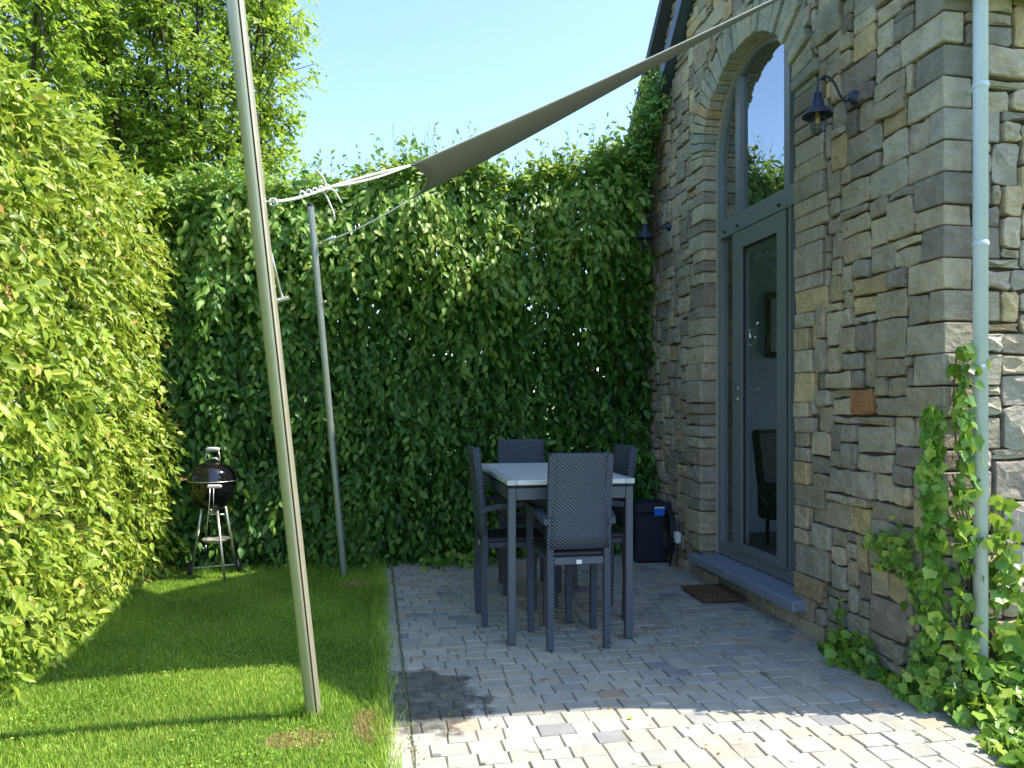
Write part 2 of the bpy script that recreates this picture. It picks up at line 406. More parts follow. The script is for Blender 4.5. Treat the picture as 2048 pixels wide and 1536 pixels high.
def blades(name, n, xr, yr, hmin, hmax, wd, dry=True, dens=None, mat='grass', clump=None):
    x = rng.uniform(*xr, n); y = rng.uniform(*yr, n)
    if clump is not None:
        cx, cy, sg = clump[rng.integers(0, len(clump), n)].T
        x = cx+rng.normal(0,1,n)*sg; y = cy+rng.normal(0,1,n)*sg
    if dens is not None:
        k = rng.uniform(0,1,n) < dens(x, y); x, y = x[k], y[k]; n = len(x)
    z = .004+.012*(np.sin(x*2.3+y)*.5+np.sin(y*1.9-x)*.5)
    h = rng.uniform(hmin, hmax, n)*(1+.25*lump(x, y, 1.5)); a = rng.uniform(0, 2*np.pi, n); b = rng.uniform(0, 2*np.pi, n)
    lean = rng.uniform(.1, .75, n)*h; W = wd*rng.uniform(.7,1.3,n)
    ca, sa = np.cos(a)*W/2, np.sin(a)*W/2; lx, ly = np.cos(b)*lean, np.sin(b)*lean
    V = np.stack([np.stack([x-ca,y-sa,z],1), np.stack([x+ca,y+sa,z],1),
                  np.stack([x+ca*.7+lx*.4,y+sa*.7+ly*.4,z+h*.6],1), np.stack([x-ca*.7+lx*.4,y-sa*.7+ly*.4,z+h*.6],1),
                  np.stack([x+lx,y+ly,z+h*.95],1)], 1)
    F = np.array([(0,1,2),(0,2,3),(3,2,4)])[None] + (np.arange(n)*5)[:,None,None]
    t = np.clip(rng.normal(.5,.2,n)+.14*lump(x,y,2.2),0,.93)
    if dry:
        for (px, py, rx, ry) in ((-.36,3.80,.16,.10),(.0,3.88,.10,.17),(-.12,7.0,.16,.12),(-.02,4.02,.08,.1)):
            q = ((x-px)/rx)**2+((y-py)/ry)**2 + rng.normal(0,.35,n); t = np.where(q < 1, 1.0, t)
    return np_mesh(name, V.reshape(-1,3), F.reshape(-1,3), mat, np.repeat(t,5))
tag(blades('grass', 210000, (-2.35,.07), (3.2,8.15), .016, .036, .0036), 'short mown lawn grass between the bright hedge and the patio', 'grass', kind='stuff')
tag(blades('grass', 26000, (-2.35,.07), (1.2,3.2), .03, .055, .006), 'mown lawn grass nearest the viewer', 'grass', kind='stuff')
cl = np.array([(-.31,4.08,.06),(-.27,4.02,.05),(-.36,4.12,.05),(-.2,7.36,.09),(-.12,7.3,.10),(-.33,7.42,.06),(-.05,6.7,.08)]+[(.05,y,.035) for y in np.arange(3.3,7.7,.12)]+[(.02,y,.05) for y in np.arange(6.4,7.8,.15)]+[(x,7.85,.07) for x in np.arange(-1.9,.1,.12)])
tag(blades('tall_grass', 6000, (0,1), (0,1), .04, .11, .004, dry=False, clump=cl), 'uncut taller grass along the paving edge and round the poles', 'grass', kind='stuff')

def litter(name, n, xr, yr, L, z, mat, kindlabel, cl_=None, tmu=.5):
    x = rng.uniform(*xr, n); y = rng.uniform(*yr, n)
    if cl_ is not None:
        c = cl_[rng.integers(0, len(cl_), n)]; x = c[:,0]+rng.normal(0,1,n)*c[:,2]; y = c[:,1]+rng.normal(0,1,n)*c[:,2]
    P = np.stack([x, y, rng.uniform(*z, n)],1)
    T = rng.normal(0,1,(n,3))*np.array([1,1,.2]); N = np.tile([0,0,1.],(n,1))+rng.normal(0,.35,(n,3)); LL = L*rng.uniform(.6,1.3,n)
    return tag(leaves(name, P, T, N, LL, LL*.7, np.clip(rng.normal(tmu,.2,n),0,1), mat), kindlabel, 'ground cover', kind='stuff')
cc = np.stack([rng.uniform(-1.9,-.05,34), rng.uniform(3.4,7.6,34), rng.uniform(.04,.14,34)],1)
litter('clover', 2600, (0,1), (0,1), .016, (.02,.04), 'grass', 'small clover and weed leaves scattered through the lawn', cc, .35)
# ------------------------------------------------------------------ patio
patio = MB(); patio.add([(.03,1.2,.004),(3.6,1.2,.004),(3.6,8.2,.004),(.03,8.2,.004)], [(0,1,2,3)])
pob = tag(patio.build('patio', 'joint'), kind='structure')
pav = []
PCOL = [(.375,.345,.29),(.39,.365,.305),(.36,.345,.30),(.375,.36,.32),(.40,.375,.315),(.35,.345,.315),(.38,.345,.28)]
def paver(x0, x1, y0, y1):
    j = lambda s=.0045: random.uniform(-s, s); z = .0125+random.uniform(-.0015,.002); tx, ty = random.uniform(-.0015,.0015), random.uniform(-.0015,.0015)
    P = []
    for zz in (-.01, z):
        for yy, xx in ((y0,x0),(y0,x1),(y1,x0),(y1,x1)):
            P.append([xx+j(), yy+j(), zz])
    for k in range(4):
        P[k][0], P[k][1] = P[k+4][0], P[k+4][1]
    P[4][2] += tx+ty; P[5][2] += -tx+ty; P[6][2] += tx-ty; P[7][2] += -tx-ty
    c = random.choice(PCOL); r_ = random.random()
    if r_ < .018: c = (.42,.32,.23)
    elif r_ < .045: c = (.24,.24,.24)
    elif r_ < .11: c = (.32,.315,.30)
    f = random.uniform(.93,1.06); c = tuple(q*f for q in c)
    pav.append((((x0+x1)/2, (y0+y1)/2), P, c))
y = 1.9
while y < 7.8:
    d = random.uniform(.19,.26); paver(.045, .165, y+.004, y+d-.005); y += d
y = 1.85; row = 0
while y < 7.95:
    d = random.uniform(.118,.138); x = .178 - (.07 if row % 2 else 0) ; first = True
    while x < 3.0:
        wd = random.uniform(.115,.178)
        x0 = max(.178, x); x1 = min(x+wd, 3.02)
        if x1-x0 > .035: paver(x0+.003, x1-.003, y+.003, y+d-.003)
        x += wd
    y += d; row += 1
jn = np.array([(.172, y_, .012) for y_ in np.arange(3.2,7.7,.05)]+[(.04, y_, .015) for y_ in np.arange(3.2,7.7,.05)]+[(2.9+.04*math.sin(y_*7), y_, .03) for y_ in np.arange(3.7,7.4,.04)]+[(rng.uniform(.2,2.9), rng.uniform(6.8,7.7), .04) for q in range(40)])
litter('moss_crumbs', 2400, (0,1), (0,1), .011, (.012,.017), 'leafB', 'dark moss and plant crumbs along the edges and joints of the paving', jn, .3)
litter('fallen_leaves', 90, (.15,2.9), (3.3,7.7), .03, (.017,.022), 'leafL', 'a few dry leaf scraps lying on the pavers', None, .98)
pav.sort(key=lambda p: abs(p[0][1]-3.45) if p[0][1] < 3.45 else p[0][1]-3.45+ (0 if .0 < p[0][0] < 2.9 else .8))
rest = MB()
for i, (c, P, col) in enumerate(pav):
    if i < 296:
        m = MB(); m.hexa(P, .005, col); m.build('paver', 'paver', pob, origin=(c[0], c[1], 0))
    else: rest.hexa(P, .005, col)
tag(rest.build('distant_pavers', 'paver', pob), kind='stuff')

# ------------------------------------------------------------------ the stone house
XW, YC = 2.99, 3.66             # plane of the door wall, corner of the house
RIDGE_Y, RIDGE_Z, EAVE_Z = 6.04, 6.36, 3.98
AY, AR, AZ = 5.90, .79, 3.80    # arch centre, radius, springing
XF = 3.11                        # plane of the window frame
house = empty('stone_house', 'grey and tan rubble stone house with an arched glass door', 'house', (XW, YC, 0))
HO = Vector((XW, YC, 0))
def hb(mb, name, mat, parent=None, smooth=False, origin=None):
    """build with world coordinates, parented under the house"""
    o = mb.build(name, mat, None, smooth, origin or tuple(HO))
    p = parent or house
    o.parent = p
    o.location = Vector(origin or HO) - (HO if p is house else p['wo_'])
    return o
def gable(y): return RIDGE_Z - abs(y-RIDGE_Y)*((RIDGE_Z-EAVE_Z)/(RIDGE_Y-YC))
YEND = 8.42
wall = MB()
AC = AR+.03      # the core opening sits just behind the dressed stones
ys = sorted(set([YC, RIDGE_Y, YEND] + [round(AY-AC*math.cos(math.pi*k/36), 6) for k in range(37)]))
X1 = XW+.025
for a, b in zip(ys[:-1], ys[1:]):
    inside = AY-AC-1e-5 < a and b < AY+AC+1e-5
    def quad(za0, zb0, za1, zb1):
        wall.add([(X1,a,za0),(X1,b,zb0),(X1,b,zb1),(X1,a,za1)], [(0,3,2,1)])
    if inside:
        ar = lambda t: AZ+math.sqrt(max(0, AC**2-(t-AY)**2))
        quad(0,0,.20,.20); quad(ar(a), ar(b), gable(a), gable(b))
        wall.add([(X1,a,ar(a)),(X1,b,ar(b)),(X1+.35,b,ar(b)),(X1+.35,a,ar(a))], [(0,1,2,3)])
    else: quad(0,0,gable(a),gable(b))
for yy in (AY-AC, AY+AC): wall.add([(X1,yy,.2),(X1+.35,yy,.2),(X1+.35,yy,AZ),(X1,yy,AZ)], [(0,1,2,3)])
wall.add([(X1,YC+.025,0),(8.6,YC+.025,0),(8.6,YC+.025,EAVE_Z),(X1,YC+.025,EAVE_Z)], [(0,1,2,3)])
wall.add([(8.6,YC,0),(8.6,YEND,0),(8.6,YEND,3.9),(8.6,YC,3.9),(8.6,4.8,.9),(8.6,7.4,.9),(8.6,7.4,3.2),(8.6,4.8,3.2)], [(0,1,5,4),(1,2,6,5),(2,3,7,6),(3,0,4,7)])  # unseen back wall, with an opening added to let daylight into the room
wall.add([(8.6,YC,3.9),(8.6,YEND,3.9),(8.6,YEND,gable(YEND)),(8.6,RIDGE_Y,RIDGE_Z),(8.6,YC,EAVE_Z)], [(0,1,2,3,4)])
wall.add([(X1,YEND,0),(8.6,YEND,0),(8.6,YEND,gable(YEND)),(X1,YEND,gable(YEND))], [(0,3,2,1)])
wob = hb(wall, 'wall', 'mortar'); wob['wo_'] = tuple(HO)
del wob['wo_']; WLOC = HO.copy()

SCOL = [(.30,.295,.255),(.27,.27,.245),(.31,.30,.26),(.25,.25,.235),(.33,.315,.265),(.285,.265,.23),(.255,.258,.25),(.30,.28,.23),(.315,.295,.24),(.235,.235,.222)]
TAN = [(.36,.31,.20),(.33,.28,.18),(.38,.34,.24)]
def stone_col():
    r_ = random.random()
    if r_ < .065: c = random.choice(TAN)
    elif r_ < .075: c = (.30,.24,.17)
    elif r_ < .17: c = (.25,.235,.225)
    else: c = random.choice(SCOL)
    f = random.uniform(.64,1.12); return (c[0]*f*1.08, c[1]*f*.985, c[2]*f*.94)
stones = []      # (area score, MB)
def px(X, Y, z):
    Z = Y*math.cos(YAW)+X*math.sin(YAW)
    if Z < .3: return (-999,-999)
    return 1024+1550*(X*math.cos(YAW)-Y*math.sin(YAW))/Z, 812-1550*(z-1.6)/Z
def in_view(x, y): return -20 < x < 2070 and -20 < y < 1560
def rubble(to3, u0, u1, v0, v1, proud, col, clip=None, back=.05, crag=.007):
    """one rough stone: an uneven rounded outline, chamfered edge and a dressed uneven face"""
    g = .006; jj = min(.016, (u1-u0)*.10); j = lambda: random.uniform(-jj, jj)
    U0, U1, V0, V1 = u0+g, u1-g, v0+g, v1-g
    c = min(.015, (U1-U0)*.15, (V1-V0)*.15)
    k = [random.uniform(.5,1.5)*c for _ in range(8)]
    out = [(U0+k[0],V0),((U0+U1)/2+j()*2,V0+j()*.7),(U1-k[1],V0),(U1,V0+k[2]),(U1+j()*.7,(V0+V1)/2),(U1,V1-k[3]),(U1-k[4],V1),((U0+U1)/2+j()*2,V1+j()*.7),(U0+k[5],V1),(U0,V1-k[6]),(U0+j()*.7,(V0+V1)/2),(U0,V0+k[7])]
    out = [(a+j()*.5, b+j()*.5) for a, b in out]
    if clip: out = [clip(a, b) for a, b in out]
    cu = sum(a for a, b in out)/12; cv = sum(b for a, b in out)/12; n = 12
    bev = random.uniform(.003,.008)
    def ring(f, ins, w_):
        res = []
        for a, b in out:
            du, dv = cu-a, cv-b; L = math.hypot(du, dv) or 1e-6
            q = min(ins/L, .8) if f is None else f
            res.append(to3(a+du*q, b+dv*q, w_() if callable(w_) else w_))
        return res
    tilt = (random.uniform(-.05,.05), random.uniform(-.05,.05))
    vs = ring(0, 0, -back)+ring(0, 0, proud-bev)+ring(None, bev*1.1, lambda: proud+random.uniform(-.003,.002))
    r3 = []
    for i in range(0, 12, 2):
        a, b = out[i]; r3.append(to3(cu+(a-cu)*.5+j(), cv+(b-cv)*.5+j(), proud+random.uniform(-.4*crag,crag)))
    vs += r3+[to3(cu+j(), cv+j(), proud+random.uniform(-.2*crag,crag*1.1))]
    fs = []
    for r_ in range(2):
        for i in range(n): fs.append((r_*n+i, r_*n+(i+1) % n, (r_+1)*n+(i+1) % n, (r_+1)*n+i))
    o2, o3 = 2*n, 3*n
    for i in range(6):
        a0, a1, a2 = o2+2*i, o2+2*i+1, o2+(2*i+2) % n
        fs.append((a0, a1, o3+i)); fs.append((a1, o3+(i+1) % 6, o3+i)); fs.append((a1, a2, o3+(i+1) % 6))
        fs.append((o3+i, o3+(i+1) % 6, o3+6))
    m = MB(); m.add(vs, fs, col)
    p = [px(*to3(a, b, 0)) for a, b in ((u0,v0),(u1,v0),(u1,v1),(u0,v1))]
    A = abs(sum(p[i][0]*p[(i+1) % 4][1]-p[(i+1) % 4][0]*p[i][1] for i in range(4)))/2
    cp = (sum(q[0] for q in p)/4, sum(q[1] for q in p)/4)
    stones.append((A if in_view(*cp) else 0, m, to3(cu, cv, 0), cp))
def pack(u0, u1, v0, v1, cs, blocked, wmin=2, wmax=6, hmin=2, hmax=4):
    nu, nv = int((u1-u0)/cs+.5), int((v1-v0)/cs+.5); occ = [[blocked(u0+(i+.5)*cs, v0+(k+.5)*cs) for i in range(nu)] for k in range(nv)]
    out = []
    for k in range(nv):
        for i in range(nu):
            if occ[k][i]: continue
            ww = random.choices(range(wmin, wmax+1), [2,5,6,4,2,1,1][:wmax-wmin+1])[0]; hh = random.choices(range(hmin-1, hmax+1), [1,5,5,2,1][:hmax-hmin+2])[0]
            if hh > 3 and ww > 5: hh = 3
            if hh > ww and random.random() < .75: hh = max(2, ww)
            if ww > 4 and hh < 2 and random.random() < .6: hh = 2
            a = 0
            while a < ww and i+a < nu and not occ[k][i+a]: a += 1
            rem = 0
            while i+a+rem < nu and not occ[k][i+a+rem] and rem < 2: rem += 1
            if rem == 1: a += 1
            b = 1
            while b < hh and k+b < nv and not any(occ[k+b][i+q] for q in range(a)): b += 1
            # avoid leaving a one-cell sliver above
            for q in range(b):
                for p in range(a): occ[k+q][i+p] = True
            out.append((u0+i*cs, u0+(i+a)*cs, v0+k*cs, v0+(k+b)*cs))
    return out
# corner quoins (blocks that wrap the corner) and jamb stones
CS = .057
def qblock(x0, x1, y0, y1, z0, z1, b, col=None, score=None):
    j = lambda s=.006: random.uniform(-s, s)
    P = [(x+j(), y_+j(), z+j(.004)) for z in (z0, z1) for y_ in (y0, y1) for x in (x0, x1)]
    m = MB(); m.hexa(P, b, col or stone_col()); p = px((x0+x1)/2, (y0+y1)/2, (z0+z1)/2)
    stones.append((score or 5000, m, ((x0+x1)/2, (y0+y1)/2, (z0+z1)/2), p))
quoins = []; z = 0.0; k = 0
while z < EAVE_Z-.05:
    h = random.choice([3,3,2,3])*CS; ly = (random.choice([3,2,4]) if k % 2 else random.choice([5,6,4]))*CS; lx = (random.choice([5,4,6]) if k % 2 else random.choice([2,3]))*CS
    z1 = min(z+h, EAVE_Z); quoins.append((z, z1, YC+ly, XW+lx)); pr = random.uniform(.004,.022)
    qblock(XW-pr, XW+lx-.01, YC-pr, YC+ly-.01, z+.004, z1-.005, .006)
    z = z1; k += 1
jamb = []; z = 0.0; k = 0
while z < AZ-.02:
    h = random.choice([2,3,4,2,3])*CS*.92; l1 = random.choice([3,4,6,7])*CS; l0 = random.choice([3,4,6,7])*CS
    z1 = min(z+h, AZ); jamb.append((z, z1, AY+AR+l1, AY-AR-l0)); pr = random.uniform(.012,.03)
    if z > .12:
        low = .03 if z < 1.8 else 0
        qblock(XW-pr-low, XF+.10, AY+AR-.010-random.uniform(0,.008), AY+AR+l1-.01, z+.003, z1-.004, .014 if low else .007)
    else: qblock(XW-pr, XF+.10, AY+AR+.01, AY+AR+l1-.01, z+.003, z1-.004, .007)
    pr = random.uniform(.012,.03)
    qblock(XW-pr, XF+.10, AY-AR-l0+.01, AY-AR+.012, z+.003, z1-.004, .007)
    z = z1; k += 1
VO = .29
# voussoirs set on edge round the arch
nv_ = 35; ang = [math.pi*k/nv_ + (random.uniform(-.024,.024) if 0 < k < nv_ else 0) for k in range(nv_+1)]
for a0, a1 in zip(ang[:-1], ang[1:]):
    ro = AR+VO*random.uniform(.78,1.12); pr = random.uniform(.018,.05)
    P = []
    for (r_, q) in ((AR-.010, 0), (ro, 1)):
        da = (.0025 if q == 0 else .008)/r_
        for a_ in (a0+da, a1-da):
            for x_ in (XW-pr, XF+.10): P.append((x_, AY+r_*math.cos(a_), AZ+r_*math.sin(a_)))
    P = [P[0],P[1],P[2],P[3],P[4],P[5],P[6],P[7]]
    m = MB(); c = (.30,.21,.12) if abs(a0-math.pi*.17) < .06 else random.choice([(.27,.255,.20),(.25,.235,.19),(.235,.24,.215),(.22,.225,.21),(.29,.265,.20)]); m.hexa(P, .006, c)
    am = (a0+a1)/2; stones.append((6000, m, (XW, AY+AR*math.cos(am), AZ+AR*math.sin(am)), (1500,100)))
RO = AR+VO*.97
def blk(u, v):
    if v > gable(u)-.02: return True
    for z0, z1, ye, xe in quoins:
        if z0 <= v < z1 and u < ye: return True
    if v < AZ:
        for z0, z1, yr, yl in jamb:
            if z0 <= v < z1 and yl < u < yr: return v > .20 or not (AY-AR < u < AY+AR)
        return AY-AR < u < AY+AR and v > .2
    return math.hypot(u-AY, v-AZ) < RO-.035
def clipf(u, v):
    if v > AZ-.02:
        d = math.hypot(u-AY, v-AZ)
        if d < RO+.006: f = (RO+.006)/max(d, .01); u, v = AY+(u-AY)*f, AZ+(v-AZ)*f
    v = min(v, gable(u)-.01)
    return u, v
SPECIAL = [((1742,790),(.27,.125,.06)),((1822,780),(.42,.36,.24)),((1775,80),(.36,.33,.26)),((1730,1040),(.36,.29,.15)),((1800,1165),(.33,.27,.17)),((1700,215),(.14,.12,.115)),((1612,620),(.35,.33,.19))]
toF = lambda u, v, w_: (XW+.012-w_, u, v)
toS = lambda u, v, w_: (u, YC+.012-w_, v)
for (u0,u1,v0,v1) in pack(YC, YEND, 0, 6.4, CS, blk):
    if u1-u0 < .03: continue
    cp = px(XW, (u0+u1)/2, (v0+v1)/2); c = stone_col()
    for (sx, sy), sc_ in SPECIAL:
        q0, q1 = px(XW, u1, v0), px(XW, u0, v1)
        if q0[0] <= sx <= q1[0] and q1[1] <= sy <= q0[1]: c = sc_
    rubble(toF, u0, u1, v0, v1, random.uniform(.008,.042), c, clipf)
def blkS(u, v):
    if v > EAVE_Z-.02: return True
    for z0, z1, ye, xe in quoins:
        if z0 <= v < z1 and u < xe: return True
    return False
for (u0,u1,v0,v1) in pack(XW, 5.6, 0, EAVE_Z, CS, blkS, wmin=3):
    c = stone_col(); rubble(toS, u0, u1, v0, v1, random.uniform(.015,.045), tuple(min(.5, q*1.2) for q in c), crag=.020)
stones.sort(key=lambda s_: -s_[0])
rest = MB()
for i, (A, m, c, cp) in enumerate(stones):
    if i < 296:
        o = m.build('stone', 'stone', None, origin=tuple(c)); o.parent = wob; o.location = Vector(c)-HO
    else: rest.add(m.v, m.f, m.c[0])
    if i >= 296: rest.c[-len(m.v):] = m.c
o = rest.build('small_stones', 'stone', None, origin=tuple(HO)); o.parent = wob; o.location = (0,0,0); tag(o, kind='stuff')

# roof with dark metal verge and gutter
rf = MB(); sl_ = (RIDGE_Z-EAVE_Z)/(RIDGE_Y-YC); xo = XW-.10
for sgn, ye in ((-1, YC-.17), (1, YEND+.1)):
    ze = gable(ye) - .03
    zr = RIDGE_Z-.03
    P = [(xo,ye,ze),(8.8,ye,ze),(xo,RIDGE_Y,zr),(8.8,RIDGE_Y,zr),(xo,ye,ze+.10),(8.8,ye,ze+.10),(xo,RIDGE_Y,zr+.10),(8.8,RIDGE_Y,zr+.10)]
    rf.hexa(P)
roof = hb(rf, 'roof', 'roof')
vg = MB()
for ye in (YC-.19, YEND+.12):
    ze = gable(ye)-.05; zr = RIDGE_Z-.05
    vg.hexa([(xo-.03,ye,ze),(xo-.002,ye,ze),(xo-.03,RIDGE_Y,zr),(xo-.002,RIDGE_Y,zr),(xo-.03,ye,ze+.16),(xo-.002,ye,ze+.16),(xo-.03,RIDGE_Y,zr+.16),(xo-.002,RIDGE_Y,zr+.16)])
    vg.hexa([(xo,ye,ze-.0),(XW-.02,ye,ze),(xo,RIDGE_Y,zr),(XW-.02,RIDGE_Y,zr),(xo,ye,ze+.06),(XW-.02,ye,ze+.06),(xo,RIDGE_Y,zr+.06),(XW-.02,RIDGE_Y,zr+.06)])
o = vg.build('verge_trim', 'slate', None, origin=tuple(HO)); o.parent = roof
gt = MB(); gy, gz = YC-.22, EAVE_Z-.03
sec = [(math.cos(a_), math.sin(a_)) for a_ in np.linspace(math.pi, 2*math.pi, 9)]
gt.tube([(xo,gy,gz),(8.8,gy,gz)], .06, sec=sec+[(.9,.0),(.6,-.6),(0,-.9),(-.6,-.6),(-.9,0)])
o = gt.build('gutter', 'zinc', None, origin=tuple(HO)); o.parent = roof

# downpipe
dp = MB(); DX, DY = 3.135, YC-.085
dp.tube([(DX,DY,.17),(DX,DY,3.86),(DX+.03,DY-.05,3.93)], .036, 20)
dpo = hb(dp, 'downpipe', 'zinc', smooth=True)
for zz in (1.80, 2.45, 3.28):
    m = MB(); m.lathe([(.0365,zz-.014),(.041,zz-.010),(.0415,zz+.004),(.0385,zz+.012),(.037,zz+.016)], (DX,DY,0), 20)
    if zz != 2.45: m.box(DX-.008, DX+.008, DY+.03, YC+.02, zz-.01, zz+.01)
    o = m.build('pipe_collar', 'zinc', None, True, origin=(DX,DY,zz)); o.parent = dpo; o.location = Vector((DX,DY,zz))-HO

# arched window and door, frame plane XF
x0, x1 = XF, XF+.07
ZB, TZ0, TZ1 = .256, 3.115, 3.27
YL, YR = AY-AR, AY+AR
win = MB()
win.box(x0, x1, YR-.075, YR+.02, ZB, AZ); win.box(x0, x1, YL-.02, YL+.055, ZB, AZ)
win.box(x0+.002, x1-.002, YL+.055, YR-.075, ZB, ZB+.105)
win.box(x0-.012, x1+.004, YL+.05, YR-.07, TZ0, TZ1)
win.box(x0-.004, x1+.002, 6.285, 6.375, ZB+.1, TZ0); win.box(x0-.004, x1+.002, 5.405, 5.45, ZB+.1, TZ0)
def arch_band(mb, r0, r1, xa, xb, n=40):
    for k in range(n):
        a0, a1 = math.pi*k/n, math.pi*(k+1)/n
        P = [(x_, AY+r_*math.cos(a_), AZ+r_*math.sin(a_)) for r_ in (r0, r1) for a_ in (a0, a1) for x_ in (xa, xb)]
        mb.hexa(P)
arch_band(win, AR-.055, AR+.028, x0, x1)
wf = hb(win, 'window_frame', 'frame')
for (ya, yb) in ((6.225,6.315),(5.42,5.50)):
    mu = MB(); zt = AZ+math.sqrt(max(0,(AR-.05)**2-((ya+yb)/2-AY)**2)); mu.box(x0-.006, x1+.003, ya, yb, TZ1, zt)
    o = mu.build('mullion', 'frame', None, origin=tuple(HO)); o.parent = wf
def pane(name, ya, yb, za, zb, x_=XF+.03, parent=None, arch=False):
    m = MB()
    if not arch: m.box(x_, x_+.006, ya, yb, za, zb)
    else:
        n = 14; r_ = AR-.05; pts = []
        for k in range(n+1):
            yy = ya+(yb-ya)*k/n; pts.append((yy, AZ+math.sqrt(max(0, r_*r_-(yy-AY)**2))))
        vs = [(x_,yy,za) for yy, zz in pts]+[(x_,yy,zz) for yy, zz in pts]+[(x_+.006,yy,za) for yy, zz in pts]+[(x_+.006,yy,zz) for yy, zz in pts]
        q = n+1; fs = []
        for k in range(n):
            fs += [(k,q+k,q+k+1,k+1),(2*q+k,2*q+k+1,3*q+k+1,3*q+k),(q+k,3*q+k,3*q+k+1,q+k+1),(k,k+1,2*q+k+1,2*q+k)]
        fs += [(0,2*q,3*q,q),(n,q+n,3*q+n,2*q+n)]
        m.add(vs, fs)
    o = m.build(name, 'glass' if za > 3 else 'doorglass', None, origin=tuple(HO)); o.parent = parent or wf; return o
pane('pane', 6.37, 6.63, ZB+.1, TZ0); pane('pane', YL+.05, 5.41, ZB+.1, TZ0)
pane('pane', 6.31, 6.66, TZ1-.01, 0, arch=True); pane('pane', 5.495, 6.23, TZ1-.01, 0, arch=True); pane('pane', YL+.06, 5.425, TZ1-.01, 0, arch=True)
door = MB(); dx0, dx1 = XF-.022, XF+.05
door.box(dx0, dx1, 6.175, 6.283, ZB+.095, 3.10); door.box(dx0, dx1, 5.452, 5.582, ZB+.095, 3.10)
door.box(dx0+.001, dx1-.001, 5.582, 6.175, 2.955, 3.10); door.box(dx0+.001, dx1-.001, 5.582, 6.175, ZB+.095, .425)
dr = hb(door, 'door', 'frame')
pane('pane', 5.58, 6.18, .42, 2.96, XF+.012, dr)
gk = MB()
for (ya, yb, za, zb) in ((5.582,5.592,.425,2.955),(6.165,6.175,.425,2.955),(5.592,6.165,2.945,2.955),(5.592,6.165,.425,.435)): gk.box(XF-.004, XF+.011, ya, yb, za, zb)
for (ya, yb, za, zb) in ((6.283,6.289,.36,3.108),(5.446,5.452,.36,3.108),(5.45,6.285,3.101,3.113)): gk.box(XF-.010, XF+.004, ya, yb, za, zb)
o = gk.build('gasket', 'gasket', None, origin=tuple(HO)); o.parent = dr
hd = MB(); hx = dx0
hd.tube([(hx,6.235,1.75),(hx-.055,6.235,1.75),(hx-.06,6.22,1.75),(hx-.06,6.11,1.745)], .0095, 8)
hd.lathe([(0,0),(.024,0),(.024,-.008),(0,-.008)], (hx,6.235,1.75), 14, 'x'); hd.lathe([(0,0),(.022,0),(.022,-.008),(0,-.008)], (hx,6.235,1.66), 14, 'x')
hd.box(hx-.012, hx, 6.228, 6.242, 1.65, 1.67)
o = hd.build('handle', 'steel', None, origin=tuple(HO)); o.parent = dr
vt = MB()
for yy in (6.50, 6.26, 5.56): vt.box(XF-.028, XF-.010, yy-.012, yy+.012, 3.15, 3.166)
o = vt.build('drain_cap', 'gasket', None, origin=tuple(HO)); o.parent = wf
# bronze reveal trim along the arch and jamb
tr = MB(); arch_band(tr, AR-.022, AR-.004, XF-.02, XF-.001); tr.box(XF-.02, XF-.001, YR-.024, YR-.004, ZB, AZ)
o = tr.build('reveal_trim', simple('pale_sealant', (.33,.30,.24), .6), None, origin=tuple(HO)); o.parent = wf
# blue stone sill, in slabs
sl2 = MB(); sill = None
sb = MB(); sb.hexa([(XW-.115,YL-.13,.155),(XF+.08,YL-.13,.155),(XW-.115,6.02,.155),(XF+.08,6.02,.155),(XW-.115,YL-.13,.232),(XF+.08,YL-.13,.25),(XW-.115,6.02,.232),(XF+.08,6.02,.25)], .008)
so_ = hb(sb, 'sill', 'bluestone')
sb = MB(); sb.hexa([(XW-.115,6.025,.155),(XF+.08,6.025,.155),(XW-.115,YR+.12,.155),(XF+.08,YR+.12,.155),(XW-.115,6.025,.232),(XF+.08,6.025,.25),(XW-.115,YR+.12,.232),(XF+.08,YR+.12,.25)], .008)
hb(sb, 'sill', 'bluestone')

for part in list(house.children):      # sub-parts share the house origin
    for sub in list(part.children):
        if (sub.location-HO).length < 1e-5: sub.location = (0, 0, 0)
# room behind the glass
rm = MB(); a0, a1, b0, b1, c1 = XF+.30, 8.4, YC+.3, 8.0, 4.9
rm.add([(a0,b0,.2),(a1,b0,.2),(a1,b1,.2),(a0,b1,.2),(a0,b0,c1),(a1,b0,c1),(a1,b1,c1),(a0,b1,c1)], [(4,5,6,7),(2,3,7,6),(0,4,5,1)])
rm.add([(a1,b0,.2),(a1,b1,.2),(a1,b1,c1),(a1,b0,c1),(a1,4.8,.9),(a1,7.4,.9),(a1,7.4,3.2),(a1,4.8,3.2)], [(0,1,5,4),(1,2,6,5),(2,3,7,6),(3,0,4,7)])  # far room wall, its opening added to brighten the interior with daylight
room = hb(rm, 'interior_wall', 'plaster')
rm = MB(); rm.box(XF+.07, a1, b0, b1, .12, .2); hb(rm, 'interior_floor', 'darkfloor')
rm = MB()
for (ya, yb) in ((b0, YL-.0), (YR+.0, b1)): rm.box(a0-.04, a0, ya, yb, .2, c1)
hb(rm, 'interior_lining', 'plaster')
pf = empty('picture', 'dark framed picture seen through the door glass on the inner wall', 'picture', (4.48, 7.97, 2.50))
m = MB(); m.box(-.20,-.15,-.02,.02,-.36,.36); m.box(.15,.20,-.02,.02,-.36,.36); m.box(-.15,.15,-.02,.02,.30,.36); m.box(-.15,.15,-.02,.02,-.36,-.30); m.build('frame', 'ink', pf)
m = MB(); m.box(-.15,.15,-.002,.015,-.30,.30); m.build('print', 'picture', pf)
ac = empty('armchair', 'dark armchair standing inside behind the glass door', 'armchair', (4.35, 7.25, .2), R(200))
m = MB(); m.box(-.33,.33,-.3,.3,.25,.45,.04); m.build('seat', 'cane', ac)
